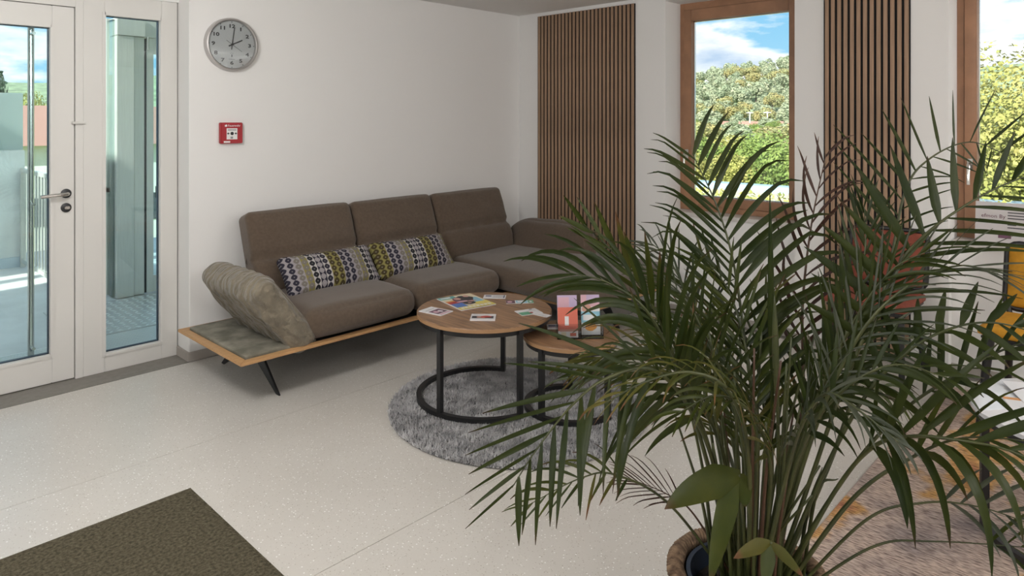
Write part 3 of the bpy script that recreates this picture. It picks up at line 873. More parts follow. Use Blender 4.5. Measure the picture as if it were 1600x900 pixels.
sheet('magazine', 'magazine with a yellow title strip and two embracing figures', 'magazine', lay(728, 472, zt, -12), 0.215, 0.275, 0.004,
      [('cream', rc(0, 0, 1, 1)), ('teal', rc(0, .82, .48, 1)), ('white', rc(.06, .88, .34, .96)), ('red', rc(0.02, .45, .4, .62)), ('orange', rc(0.02, .6, .35, .68)), ('blue', rc(.02, .18, .34, .46)), ('sky', rc(.66, .34, .94, .70)), ('yellow', rc(.6, .2, 1, .36)),
       ('plum', ell(.52, .62, .26, .28, seed=1)), ('dark', ell(.62, .72, .22, .20, seed=2)), ('skin', ell(.42, .74, .09, .09, seed=3)), ('skin', ell(.74, .84, .08, .08, seed=4)), ('pink', ell(.40, .52, .16, .05, seed=5)), ('skin', ell(.62, .46, .18, .035, seed=8)), ('dark', ell(.50, .36, .16, .10, seed=6)), ('skin', ell(.5, .35, .06, .04, seed=7)),
       ('yellow', rc(0, 0, 1, .16))] + [('white', rc(.06 + .11 * k, .04, .14 + .11 * k, .12)) for k in range(8)], MG)
sheet('printed_leaflet', 'folded white leaflet with a dark photo at the left of the table', 'leaflet', lay(681, 487, zt, 10), 0.10, 0.15, 0.004,
      [('plum', rc(.12, .18, .9, .62)), ('pink', ell(.35, .4, .14, .12, seed=2)), ('white', ell(.62, .36, .1, .12, seed=3)), ('pink', rc(.1, .03, .9, .14)), ('grey', rc(.15, .74, .8, .78))], MG)
sheet('printed_leaflet', 'small leaflet with a red picture at the front of the table', 'leaflet', lay(755, 497, zt, -48), 0.125, 0.10, 0.007,
      [('grey', rc(.06, .05, .94, .09)), ('dark', rc(.05, .22, .92, .62)), ('skin', ell(.35, .42, .12, .14, seed=5)), ('red', ell(.62, .5, .22, .16, seed=6)), ('coral', ell(.5, .36, .1, .09, seed=4)), ('grey', rc(.1, .8, .7, .83))], MG)
sheet('card', 'white printed card at the far edge of the larger table', 'card', lay(773, 464, zt, -50), 0.125, 0.075, 0.002,
      [('navy', rc(.08, .5, .34, .8))] + [('grey', rc(.42, .2 + .13 * k, .9, .24 + .13 * k)) for k in range(5)] + [('navy', rc(.9, .1, .95, .9))], MG)
sheet('card', 'card with a plum picture and pale text panel beside the white card', 'card', lay(812, 472, zt, -42), 0.15, 0.06, 0.002,
      [('plum', rc(0, 0, .33, 1)), ('pink', ell(.14, .5, .09, .3, seed=3)), ('sky', rc(.36, .06, .78, .94)), ('white', rc(.42, .3, .7, .8)), ('green', rc(.8, 0, 1, 1)), ('white', ell(.9, .5, .05, .25))], MG)
sheet('card', 'green and white card near the right edge of the larger table', 'card', lay(826, 488, zt, -20), 0.12, 0.09, 0.003,
      [('green', rc(0, 0, .5, .55)), ('red', ell(.55, .3, .08, .14)), ('white', rc(.5, .4, 1, 1)), ('grey', rc(.56, .6, .9, .64)), ('grey', rc(.56, .75, .9, .79)), ('navy', ell(.75, .9, .08, .06))], MG)
sheet('card', 'narrow blank card lying at the very edge of the larger table', 'card', lay(846, 492, zt, 5), 0.045, 0.10, 0.002, [('grey', rc(.2, .1, .3, .9))], MG)

# leaflet holder on the small table: clear two-tier stand with brochures
M_ACR = glass_material('clear_acrylic', (0.93, 0.95, 0.96))
hp = floor_pt(906, 528, T2H)
HM = Matrix.Translation((hp.x + 0.02, hp.y + 0.02, T2H + 0.0005)) @ Matrix.Rotation(R(-43), 4, 'Z')
hold = thing('leaflet_holder', 'clear acrylic leaflet holder on the smaller coffee table', 'leaflet holder', tuple(HM.translation))
MB().box(-0.115, 0.115, -0.05, 0.07, 0, 0.003, HM).build('base', M_ACR, hold)
MB().box(-0.115, -0.005, -0.05, -0.047, 0.003, 0.075, HM).build('front_panel', M_ACR, hold)
MB().box(0.01, 0.115, -0.035, -0.032, 0.003, 0.06, HM).build('front_panel', M_ACR, hold)
tb = HM @ Matrix.Translation((0, 0.01, 0.004)) @ Matrix.Rotation(R(-12), 4, 'X')
MB().box(-0.115, 0.115, 0.012, 0.015, 0, 0.17, tb).build('back_panel', M_ACR, hold)
for x in (-0.115, 0.001, 0.112):
    MB().box(x, x + 0.003, -0.047, 0.02, 0.003, 0.075, HM).build('divider', M_ACR, hold)
def stand(label, x, yoff, w, h, marks, zz=0.006):
    M = HM @ Matrix.Translation((x, yoff, zz)) @ Matrix.Rotation(R(78), 4, 'X') @ Matrix.Translation((0, h / 2, 0))
    sheet('brochure', label, 'brochure', M, w, h, 0.003, marks, 'brochures in the clear holder')
stand('coral brochure standing in the left front slot of the clear holder', -0.061, -0.040, 0.10, 0.145,
      [('coral', rc(0, .22, 1, 1)), ('white', rc(.35, .4, .55, .7)), ('white', rc(.0, .0, 1, .22)), ('skin', rc(.1, .2, .9, .27)), ('cream', rc(.15, .02, .4, .18)), ('coral', rc(.6, .05, .9, .15))])
stand('lilac and sky-blue brochure standing behind the coral one', -0.058, -0.006, 0.10, 0.195,
      [('lilac', rc(0, .62, 1, 1)), ('pink', rc(.05, .7, .6, .95)), ('sky', rc(0, .45, 1, .62)), ('dark', rc(.2, .2, .8, .42))])
stand('pink brochure in the right slot of the clear holder', 0.06, -0.002, 0.095, 0.195,
      [('pink', rc(0, .7, 1, 1)), ('lilac', rc(.3, .8, 1, 1)), ('skin', ell(.3, .66, .25, .1)), ('sky', rc(0, .3, 1, .58)), ('white', rc(.1, .36, .8, .5)), ('orange', ell(.5, .2, .3, .1))])
sheet('printed_leaflet', 'small stack of leaflets at the left rim of the smaller table', 'leaflet', lay(866, 512, T2H + 0.0006, -45), 0.075, 0.06, 0.009,
      [('navy', rc(.1, .3, .6, .8)), ('sky', rc(.65, .1, .95, .9)), ('pink', rc(.1, .05, .9, .2))])
# papers on the white table
zw = T3H + 0.0006
PG = 'papers on the white round table'
sheet('paper', 'open drawing sheet with scribbles at the far side of the white table', 'paper', Matrix.Translation((3.13, 0.30, zw + 0.004)) @ Matrix.Rotation(R(-62), 4, 'Z') @ Matrix.Rotation(R(3), 4, 'X'), 0.21, 0.29, 0.0015,
      [('lilac', ell(.35, .75, .12, .08, seed=2)), ('grey', ell(.55, .7, .08, .03, seed=4)), ('plum', rc(.2, .5, .5, .51)), ('grey', rc(.55, .45, .8, .46))], PG)
sheet('paper', 'sheet with an orange header on the white table', 'paper', Matrix.Translation((2.99, 0.33, zw)) @ Matrix.Rotation(R(-68), 4, 'Z'), 0.15, 0.21, 0.002,
      [('orange', rc(0, .88, 1, 1)), ('grey', rc(.2, .55, .7, .57)), ('grey', rc(.2, .45, .6, .47)), ('pink', rc(.6, .1, .95, .15))], PG)
sheet('paper', 'pale sheet overhanging the near edge of the white table', 'paper', Matrix.Translation((2.83, 0.30, zw + 0.002)) @ Matrix.Rotation(R(-40), 4, 'Z'), 0.21, 0.29, 0.0012,
      [('orange', rc(.1, .3, .6, .33)), ('lilac', rc(.5, .25, .9, .28)), ('grey', rc(.2, .7, .8, .71))], PG)

# notice on the sill of the second window
sx = 4.70
SG = Matrix(((0, 0, -1, sx), (-1, 0, 0, 0.660), (0, 1, 0, SILL + 0.115), (0, 0, 0, 1))) @ Matrix.Rotation(R(-8), 4, 'X')
sign = thing('notice_card', 'grey notice card with a word mark and lines of text on the window sill', 'sign', (sx, 0.66, SILL))
MB().box(-0.14, 0.14, -0.115, 0.115, 0, 0.003, SG).build('card', material('card_grey', (0.56, 0.53, 0.53), 0.6), sign)
text_obj('efmon By', 0.030, material('wordmark_plum', (0.10, 0.02, 0.04), 0.6), sign, SG @ Matrix.Translation((-0.055, 0.035, 0.0034)))
for k, (w_, yy) in enumerate(((0.11, 0.078), (0.10, 0.060), (0.115, 0.044), (0.115, 0.028), (0.04, 0.008), (0.04, -0.008), (0.09, -0.024))):
    MB().box(0.012, 0.012 + w_, yy - 0.003, yy + 0.003, 0.0031, 0.0035, SG).build('text_line', PC['dark'], sign)
MB().box(-0.03, 0.03, -0.085, -0.06, 0.0031, 0.0035, SG).build('text_line', PC['plum'], sign)

# ================================================================== CHAIRS
def make_chair(label, fab, loc, rz):
    """built facing -X at the origin; back towards +X"""
    c = thing('chair', label, 'chair', (0, 0, 0), 'upholstered chairs with black frames')
    soft_box(-0.005, 0, 0.455, 0.215, 0.215, 0.022, 0.02, 10, puff=(0, 0, 0.012)).build('seat', fab, c, smooth=True)
    MB().box(-0.20, 0.20, -0.20, 0.20, 0.412, 0.434).build('seat_frame', M_BLACKM, c, bevel=0.006)
    Mbk = Matrix.Rotation(R(9), 4, 'Y')
    soft_box(0.232, 0, 0.655, 0.018, 0.195, 0.155, 0.018, 10, puff=(0.012, 0, 0), M=Mbk).build('backrest', fab, c, smooth=True)
    # black loop around the backrest
    T = Matrix.Translation((0.240, 0, 0.655)) @ Mbk
    pts = []
    for (sy, szz, a0) in ((1, 1, 0), (-1, 1, 90), (-1, -1, 180), (1, -1, 270)):
        for k in range(5):
            a = R(a0 + 22.5 * k)
            pts.append(T @ Vector((0, sy * 0.155 + 0.05 * math.cos(a), szz * 0.115 + 0.05 * math.sin(a))))
    MB().tube(pts, 0.015, 10, closed=True).build('back_frame', M_BLACKM, c, smooth=True)
    for sy in (-1, 1):
        MB().tube([(0.185, sy * 0.17, 0.43), (0.205, sy * 0.185, 0.48), (0.222, sy * 0.195, 0.56)], 0.013, 10).build('back_post', M_BLACKM, c, smooth=True)
    for sx_ in (-1, 1):
        for sy in (-1, 1):
            MB().tube([(sx_ * 0.165, sy * 0.17, 0.42), (sx_ * (0.235 if sx_ < 0 else 0.225), sy * 0.198, 0.002)], 0.016, 10, radii=[0.021, 0.0135]).build('leg', M_BLACKM, c, smooth='auto')
    c.location = loc; c.rotation_euler = (0, 0, rz)
    return c
M_TERRA = material('terracotta_fabric', (0.22, 0.058, 0.036), 0.8, var=0.1, var_scale=30, spec=0.3)
M_OCHRE = material('ochre_fabric', (0.50, 0.24, 0.018), 0.75, var=0.1, var_scale=30, spec=0.3)
make_chair('terracotta chair with black frame below the narrow slat panel', M_TERRA, (4.255, 1.205, 0), 0)
make_chair('ochre yellow chair with black frame at the right edge by the second window', M_OCHRE, (4.085, 0.425, 0.0105), R(-6))

# ================================================================== PALM IN A WOVEN BASKET
BX, BY, BZ = 1.735, 0.800, 0.0108
M_SEA = material('seagrass', (0.09, 0.052, 0.030), 0.85, var=0.45, var_scale=45, var_color=(0.27, 0.175, 0.105), bump=0.3, bump_scale=300)
basket = thing('basket', 'woven seagrass basket holding the palm pot', 'basket', (BX, BY, BZ))
MB().lathe([(0.165, BZ), (0.190, BZ + 0.12), (0.188, BZ + 0.255), (0.176, BZ + 0.255), (0.178, BZ + 0.12), (0.150, BZ + 0.012)], (BX, BY), 48).build('basket_wall', material('seagrass_dark', (0.06, 0.037, 0.022), 0.9), basket)
def capsule(mb, p, axis, l, r, n=6):
    a = Vector(axis).normalized()
    mb.tube([Vector(p) - a * l, Vector(p) - a * l * 0.6, Vector(p) + a * l * 0.6, Vector(p) + a * l], r, n, radii=[r * 0.3, r, r, r * 0.3])
rim = MB()
ns = 100
for i in range(ns):
    a = 2 * math.pi * i / ns
    rad = Vector((math.cos(a), math.sin(a), 0)); tan = Vector((-math.sin(a), math.cos(a), 0))
    c0 = Vector((BX, BY, BZ + 0.256)) + rad * 0.186
    pts = [c0 + rad * (0.020 * math.cos(b)) + Vector((0, 0, 0.015 * math.sin(b))) + tan * (0.022 * (b / math.pi - 0.5)) for b in (-0.5, 0.3, 1.1, 1.9, 2.7, 3.5)]
    rim.tube(pts, 0.0054 + rng.uniform(-0.001, 0.001), 6)
rim.build('rim_braid', M_SEA, basket, smooth=True)
wv = MB()
for row in range(9):
    z = BZ + 0.018 + row * 0.0265
    rr_ = 0.169 + 0.022 * min(1, row / 4.5)
    m = 54
    for i in range(m):
        a = 2 * math.pi * (i + 0.5 * (row % 2)) / m
        tan = Vector((-math.sin(a), math.cos(a), 0.35 if row % 2 else -0.35))
        capsule(wv, (BX + rr_ * math.cos(a), BY + rr_ * math.sin(a), z), tan, 0.0135, 0.0125, 5)
wvo = wv.build('weave', M_SEA, basket, smooth=True); wvo['kind'] = 'stuff'
pot = thing('plant_pot', 'dark blue-grey plastic pot inside the basket', 'pot', (BX, BY, BZ + 0.016))
MB().lathe([(0.118, BZ + 0.016), (0.150, BZ + 0.235), (0.158, BZ + 0.237), (0.158, BZ + 0.256), (0.147, BZ + 0.256), (0.142, BZ + 0.20), (0.112, BZ + 0.03)], (BX, BY), 48).build('pot_body', material('pot_plastic', (0.025, 0.035, 0.055), 0.4), pot, smooth='auto')
so = MB()
sv = [(BX, BY, BZ + 0.212)]; sf = []
for k in range(1, 6):
    for i in range(24):
        a = 2 * math.pi * i / 24
        r_ = 0.139 * k / 5
        sv.append((BX + r_ * math.cos(a), BY + r_ * math.sin(a), BZ + 0.205 + 0.012 * mnoise.noise(Vector((k, i, 0)))))
sf += [(0, 1 + i, 1 + (i + 1) % 24) for i in range(24)]
for k in range(4):
    sf += [(1 + k * 24 + i, 1 + (k + 1) * 24 + i, 1 + (k + 1) * 24 + (i + 1) % 24, 1 + k * 24 + (i + 1) % 24) for i in range(24)]
so.add(sv, sf).build('soil', material('soil', (0.018, 0.012, 0.009), 0.95, var=0.4, var_scale=60, bump=1.0, bump_scale=120), pot)

def leaf_material(name, c0, c1, tip, tip_from=0.8, rough=0.34, trans=0.14):
    m = bpy.data.materials.new(name); m.use_nodes = True
    t = m.node_tree; b = t.nodes['Principled BSDF']
    b.inputs['Roughness'].default_value = rough; b.inputs['Specular IOR Level'].default_value = 0.20
    uv = N(t, 'ShaderNodeUVMap'); s = N(t, 'ShaderNodeSeparateXYZ'); t.links.new(uv.outputs[0], s.inputs[0])
    geo = N(t, 'ShaderNodeTexCoord')
    n1 = N(t, 'ShaderNodeTexNoise'); n1.inputs['Scale'].default_value = 7; n1.inputs['Detail'].default_value = 4
    t.links.new(geo.outputs['Object'], n1.inputs['Vector'])
    r1 = N(t, 'ShaderNodeValToRGB')
    r1.color_ramp.elements[0].position = 0.35; r1.color_ramp.elements[0].color = (*c0, 1)
    r1.color_ramp.elements[1].position = 0.65; r1.color_ramp.elements[1].color = (*c1, 1)
    t.links.new(n1.outputs[0], r1.inputs[0])
    ad_ = N(t, 'ShaderNodeMath', operation='MULTIPLY_ADD'); ad_.inputs[1].default_value = 0.5
    t.links.new(n1.outputs[0], ad_.inputs[0]); t.links.new(s.outputs[0], ad_.inputs[2])
    r2 = N(t, 'ShaderNodeValToRGB')
    r2.color_ramp.elements[0].position = 0; r2.color_ramp.elements[1].position = 1
    mr = N(t, 'ShaderNodeMapRange'); mr.inputs[1].default_value = tip_from + 0.25; mr.inputs[2].default_value = tip_from + 0.37
    t.links.new(ad_.outputs[0], mr.inputs[0])
    mm = N(t, 'ShaderNodeMix', data_type='RGBA'); mm.inputs[7].default_value = (*tip, 1)
    t.links.new(mr.outputs[0], mm.inputs[0]); t.links.new(r1.outputs[0], mm.inputs[6])
    t.links.new(mm.outputs[2], b.inputs['Base Color'])
    tr = N(t, 'ShaderNodeBsdfTranslucent'); t.links.new(mm.outputs[2], tr.inputs[0])
    ms = N(t, 'ShaderNodeMixShader'); ms.inputs[0].default_value = trans
    t.links.new(b.outputs[0], ms.inputs[1]); t.links.new(tr.outputs[0], ms.inputs[2])
    t.links.new(ms.outputs[0], t.nodes['Material Output'].inputs[0])
    # fine lengthwise ribs
    w = N(t, 'ShaderNodeTexWave'); w.inputs['Scale'].default_value = 9; w.bands_direction = 'Y'
    t.links.new(uv.outputs[0], w.inputs['Vector'])
    bp = N(t, 'ShaderNodeBump'); bp.inputs['Strength'].default_value = 0.12; bp.inputs['Distance'].default_value = 0.002
    t.links.new(w.outputs[0], bp.inputs['Height']); t.links.new(bp.outputs[0], b.inputs['Normal'])
    return m
LEAF = {
    'g': leaf_material('palm_leaf', (0.028, 0.043, 0.005), (0.062, 0.070, 0.010), (0.08, 0.038, 0.018), 0.86),
    'l': leaf_material('palm_leaf_olive', (0.056, 0.064, 0.010), (0.11, 0.096, 0.022), (0.13, 0.062, 0.028), 0.76),
    'd': leaf_material('palm_leaf_dark', (0.015, 0.026, 0.004), (0.034, 0.045, 0.008), (0.05, 0.028, 0.014), 0.90),
    's': leaf_material('palm_leaf_silvery', (0.040, 0.050, 0.030), (0.075, 0.082, 0.055), (0.10, 0.08, 0.05), 0.88),
    'b': leaf_material('palm_leaf_dry', (0.032, 0.014, 0.010), (0.065, 0.030, 0.020), (0.13, 0.08, 0.055), 0.80),
}
M_STEM = material('palm_petiole', (0.030, 0.040, 0.011), 0.42, var=0.35, var_scale=9, var_color=(0.065, 0.072, 0.020))
M_STEMB = material('palm_petiole_dry', (0.075, 0.035, 0.018), 0.5)
palm = thing('palm', 'large feathery potted palm with drooping fronds in the right foreground', 'plant', (BX, BY, BZ + 0.21))
SPLIT = {'n': 0}
REST = {}
def catmull(P, n):
    out = []
    P = [P[0] * 2 - P[1]] + P + [P[-1] * 2 - P[-2]]
    for i in range(1, len(P) - 2):
        for k in range(n):
            t = k / n
            a, b, c, d = P[i - 1], P[i], P[i + 1], P[i + 2]
            out.append(0.5 * ((2 * b) + (c - a) * t + (2 * a - 5 * b + 4 * c - d) * t * t + (3 * b - a - 3 * c + d) * t ** 3))
    out.append(P[-2].copy())
    return out
def blade(p, d, wv_, L, W, droop, nseg=8, fold=0.35, curl=0.0, hook=0.0):
    """verts, faces, uvs of one folded blade"""
    v = []; f = []; uv = []
    pos = p.copy(); d = d.normalized(); st = L / nseg
    w = (wv_ - d * wv_.dot(d)).normalized()
    for i in range(nseg + 1):
        u = i / nseg
        wid = W * min(1, 0.28 + 2.6 * u) * (1 - u ** 2.6) ** 0.85 * 0.5 + 0.0006
        nn = d.cross(w).normalized()
        v += [pos - w * wid + nn * wid * fold, pos.copy(), pos + w * wid + nn * wid * fold]
        uv += [(u, 0), (u, 0.5), (u, 1)]
        pos = pos + d * st
        g_ = droop * st * (0.35 + 1.3 * u) + (hook * st if u > 0.62 else 0)
        d = (d + Vector((0, 0, -1)) * g_ + w * curl * st).normalized()
        w = (w - d * w.dot(d)).normalized()
    for i in range(nseg):
        a = i * 3
        f += [(a, a + 1, a + 4, a + 3), (a + 1, a + 2, a + 5, a + 4)]
    return v, f, uv
def mesh_uv(name, v, f, uv, mat):
    me = bpy.data.meshes.new(name)
    o_ = Vector(OFF[palm.name])
    me.from_pydata([tuple(p - o_) for p in v], [], f)
    ul = me.uv_layers.new(name='UVMap')
    li = np.zeros(len(me.loops), dtype=np.int32); me.loops.foreach_get('vertex_index', li)
    ul.data.foreach_set('uv', np.array(uv, dtype=np.float32)[li].ravel())
    me.polygons.foreach_set('use_smooth', [True] * len(me.polygons))
    me.materials.append(mat)
    return me
def leaf_obj(name, v, f, uv, kind, parent):
    o = bpy.data.objects.new(name, mesh_uv(name, v, f, uv, LEAF[kind])); col.objects.link(o); o.parent = parent
    OFF[o.name] = OFF[palm.name]
    return o
def frond(path, start, npair, L, W, kind='g', view=0.6, ang=(52, 30), droop=(2.2, 2.2), vee=0.25, sides=(1, 1), split=True, r0=0.0062, hook=0.0, stemm=None, jit=0.12, prof=None, seed=0, curl=0.0, ang1=None, dm=1.8, W1=None):
    """path: list of (px,py,depth); start: fraction where leaflets begin; side 0 is to the left of the rachis direction on the picture"""
    r_ = random.Random(seed * 131 + npair)
    P = [at(*p) for p in path]
    base_ = Vector((BX + (P[0].x - BX) * 0.6, BY + (P[0].y - BY) * 0.6, BZ + 0.20))
    P[0] = base_
    C_ = catmull(P, 10)
    m = len(C_)
    fo = MB().tube(C_, r0, 6, radii=[r0 * (1 - 0.82 * (i / (m - 1)) ** 1.2) for i in range(m)]).build('frond', stemm or (M_STEMB if kind == 'b' else M_STEM), palm, smooth=True)
    cum = [0]
    for a, b in zip(C_[:-1], C_[1:]):
        cum.append(cum[-1] + (b - a).length)
    tot = cum[-1]
    def samp(s):
        s *= tot
        for i in range(m - 1):
            if cum[i + 1] >= s or i == m - 2:
                q = (s - cum[i]) / max(1e-9, cum[i + 1] - cum[i])
                t = C_[min(i + 2, m - 1)] - C_[max(i - 1, 0)]
                return C_[i].lerp(C_[i + 1], min(1, max(0, q))), t.normalized()
    for k in range(npair):
        u = (k + 0.5) / npair
        for si, sg in enumerate((1, -1)):
            if not sides[si]: continue
            uu = u + (0.3 / npair if si else -0.1 / npair)
            p, t = samp(start + (1 - start) * min(0.999, uu))
            vd = (Vector((0, 0, CAM_H)) - p).normalized()
            n_ = (vd * view + Vector((0, 0, 1)) * (1 - view))
            n_ = (n_ - t * n_.dot(t)).normalized()
            s_ = n_.cross(t) * sg          # side 0 = left of the rachis as seen from the camera
            aa = ang if (si == 0 or ang1 is None) else ang1
            a = R(aa[0] + (aa[1] - aa[0]) * u) * (1 + r_.uniform(-jit, jit))
            dvec = t * math.cos(a) + (s_ * math.cos(vee) + n_ * math.sin(vee) * (1 + r_.uniform(-0.6, 0.6))) * math.sin(a)
            ln = L * ((0.55 + 1.3 * u * (1 - u) * 1.35 + (0.1 if u < 0.5 else -0.12)) if prof is None else prof(u)) * r_.uniform(0.88, 1.1) * sides[si]
            wv_ = t + n_ * r_.uniform(-0.35, 0.35)
            v, f, uv = blade(p, dvec, wv_, ln, (W if (si == 0 or W1 is None) else W1) * r_.uniform(0.8, 1.15) * (1 - 0.35 * u), droop[si] * dm * r_.uniform(0.6, 1.4), hook=hook * r_.uniform(0.3, 1.4), curl=curl * sg * r_.uniform(0.2, 1.2))
            kk = kind
            if kind == 'g' and r_.random() < 0.22: kk = 'l' if r_.random() < 0.4 else 'd'
            if split and SPLIT['n'] < 300:
                SPLIT['n'] += 1
                leaf_obj('leaflet', v, f, uv, kk, fo)
            else:
                R_ = REST.setdefault(kk, ([], [], []))
                o_ = len(R_[0]); R_[0].extend(v); R_[1].extend([tuple(i + o_ for i in q) for q in f]); R_[2].extend(uv)
    return fo
# --- large, clearly readable fronds first (their leaflets are separate pieces)
frond([(1174, 880, 1.80), (1182, 700, 1.86), (1166, 550, 1.92), (1146, 410, 1.97), (1120, 322, 2.0), (1082, 240, 2.05)], 0.34, 24, 0.33, 0.015, 'd', W1=0.026, view=0.9, ang=(42, 26), ang1=(46, 50), droop=(0.7, 1.5), hook=10, vee=0.12, seed=1, jit=0.16)
frond([(1222, 880, 1.80), (1268, 745, 1.75), (1325, 585, 1.70), (1400, 425, 1.68), (1442, 370, 1.67), (1513, 318, 1.66), (1585, 282, 1.65), (1660, 262, 1.65)], 0.52, 14, 0.215, 0.027, 'd', W1=0.011, view=0.95, ang=(88, 22), ang1=(60, 22), droop=(0.1, 1.0), vee=0.04, seed=2, jit=0.06, sides=(1, 1.3))
frond([(1150, 885, 1.80), (1118, 735, 1.72), (1076, 636, 1.62), (1020, 578, 1.52), (950, 590, 1.46), (895, 632, 1.42), (840, 700, 1.39), (800, 762, 1.37)], 0.46, 17, 0.26, 0.021, 'd', W1=0.013, view=0.9, ang=(72, 30), ang1=(40, 18), droop=(2.6, 0.3), vee=0.12, seed=3, jit=0.16)
frond([(1150, 885, 1.80), (1112, 715, 1.74), (1066, 590, 1.69), (1020, 480, 1.65), (968, 405, 1.62), (912, 350, 1.60)], 0.58, 9, 0.20, 0.021, 'g', view=0.85, ang=(24, 14), droop=(0.3, 0.4), vee=0.2, seed=4, jit=0.3)
frond([(1152, 885, 1.80), (1102, 712, 1.70), (1060, 585, 1.64), (1012, 488, 1.58), (950, 442, 1.55), (885, 425, 1.53)], 0.52, 14, 0.29, 0.017, 'd', view=0.6, ang=(40, 16), droop=(2.6, 4.0), vee=0.15, seed=5, jit=0.2)
frond([(1230, 885, 1.82), (1300, 715, 1.92), (1348, 565, 1.98), (1388, 425, 2.03), (1414, 300, 2.06), (1450, 250, 2.07), (1514, 222, 2.08), (1578, 244, 2.08)], 0.50, 16, 0.25, 0.012, 'd', W1=0.008, view=0.95, ang=(36, 74), droop=(0.2, 1.5), vee=0.08, sides=(1, 0.6), seed=6, jit=0.07)
frond([(1225, 885, 1.80), (1284, 745, 1.74), (1350, 622, 1.68), (1420, 548, 1.63), (1490, 512, 1.60), (1560, 505, 1.57), (1650, 530, 1.54)], 0.47, 11, 0.15, 0.025, 'd', view=0.8, ang=(78, 26), droop=(0.1, 2.6), vee=0.2, seed=7, jit=0.15, sides=(0.9, 1.2))
frond([(1236, 885, 1.84), (1252, 650, 1.95), (1254, 480, 2.02), (1268, 350, 2.06), (1291, 240, 2.10)], 0.48, 12, 0.23, 0.012, 'b', view=0.9, ang=(42, 24), droop=(0.4, 0.6), hook=9, vee=0.2, seed=8, curl=3.5, jit=0.25)
frond([(1238, 888, 1.78), (1300, 775, 1.68), (1362, 700, 1.58), (1425, 682, 1.48), (1500, 688, 1.42), (1570, 702, 1.38), (1650, 735, 1.34)], 0.56, 8, 0.27, 0.026, 'd', view=0.6, ang=(40, 26), droop=(0.7, 9.0), vee=0.1, sides=(1.1, 1.0), seed=9, jit=0.15)
frond([(1190, 885, 1.74), (1222, 770, 1.62), (1250, 670, 1.52), (1290, 616, 1.46), (1340, 640, 1.41), (1405, 692, 1.37)], 0.60, 13, 0.15, 0.011, 's', view=0.35, ang=(44, 18), droop=(7, 8), vee=0.3, seed=10)
# --- the rest of the crown
frond([(1168, 885, 1.76), (1170, 720, 1.62), (1140, 615, 1.50), (1080, 582, 1.44), (1010, 596, 1.39), (945, 630, 1.36)], 0.50, 14, 0.15, 0.008, 'l', view=0.4, ang=(44, 20), droop=(4, 11), vee=0.3, seed=11, jit=0.25)
frond([(1150, 890, 1.80), (1050, 792, 1.72), (962, 742, 1.66), (905, 748, 1.60), (820, 792, 1.55)], 0.62, 9, 0.13, 0.008, 'g', view=0.6, ang=(46, 22), droop=(1, 6), vee=0.2, seed=12, r0=0.004, jit=0.25)
frond([(1165, 885, 1.80), (1148, 705, 1.88), (1112, 565, 1.94), (1078, 470, 2.0), (1045, 405, 2.05), (1015, 378, 2.1)], 0.50, 15, 0.20, 0.009, 's', view=0.6, ang=(44, 22), droop=(2.0, 4.0), vee=0.2, seed=13, jit=0.25, hook=6)
frond([(1160, 885, 1.80), (1130, 705, 1.92), (1086, 608, 2.02), (1048, 540, 2.08), (1005, 505, 2.12)], 0.48, 13, 0.17, 0.008, 'l', view=0.5, ang=(50, 26), droop=(3, 6), vee=0.3, seed=14, jit=0.3, hook=6)
frond([(1214, 885, 1.80), (1250, 720, 1.80), (1300, 585, 1.80), (1334, 480, 1.82), (1352, 390, 1.84), (1350, 320, 1.88)], 0.42, 14, 0.24, 0.015, 'd', view=0.8, ang=(26, 18), droop=(0.4, 2.0), vee=0.2, seed=15, jit=0.3)
frond([(1212, 885, 1.80), (1252, 735, 1.76), (1302, 600, 1.70), (1360, 500, 1.66), (1430, 440, 1.62), (1500, 415, 1.58), (1560, 428, 1.55)], 0.50, 17, 0.24, 0.007, 's', view=0.5, ang=(46, 16), droop=(1.0, 2.6), vee=0.12, seed=16, jit=0.2)
frond([(1190, 885, 1.78), (1204, 745, 1.68), (1176, 650, 1.58), (1120, 618, 1.50), (1060, 645, 1.45)], 0.50, 12, 0.17, 0.012, 'g', view=0.5, ang=(46, 20), droop=(3, 8), vee=0.25, seed=17, jit=0.25)
frond([(1178, 885, 1.80), (1150, 745, 1.90), (1100, 632, 2.0), (1030, 578, 2.08), (960, 566, 2.12), (895, 592, 2.14)], 0.46, 17, 0.22, 0.011, 'd', view=0.55, ang=(44, 18), droop=(2, 5), vee=0.2, seed=18, jit=0.25)
frond([(1150, 887, 1.84), (1085, 805, 1.86), (1042, 772, 1.86), (985, 748, 1.86)], 0.60, 9, 0.14, 0.004, 'b', view=0.7, ang=(34, 10), droop=(1.5, 2), vee=0.2, seed=19, r0=0.0035, hook=8)
frond([(1182, 885, 1.80), (1184, 720, 1.82), (1176, 610, 1.85), (1160, 520, 1.90), (1136, 450, 1.95), (1096, 400, 2.0)], 0.38, 15, 0.22, 0.014, 'g', view=0.75, ang=(46, 24), droop=(0.6, 0.6), vee=0.25, seed=20, jit=0.25)
frond([(1240, 890, 1.76), (1330, 782, 1.70), (1430, 712, 1.62), (1510, 684, 1.54), (1620, 690, 1.47)], 0.66, 6, 0.22, 0.018, 'g', view=0.4, ang=(46, 22), droop=(2.5, 8), vee=0.2, seed=21)
frond([(1260, 892, 1.76), (1350, 815, 1.70), (1440, 786, 1.64), (1530, 792, 1.58), (1640, 830, 1.50)], 0.70, 6, 0.18, 0.011, 's', view=0.4, ang=(50, 26), droop=(2.5, 8), vee=0.2, seed=22, r0=0.0045)
frond([(1262, 893, 1.76), (1360, 856, 1.70), (1460, 846, 1.64), (1640, 858, 1.52)], 0.80, 4, 0.18, 0.010, 'g', view=0.4, ang=(50, 26), droop=(2.5, 8), vee=0.2, seed=23, r0=0.0045)
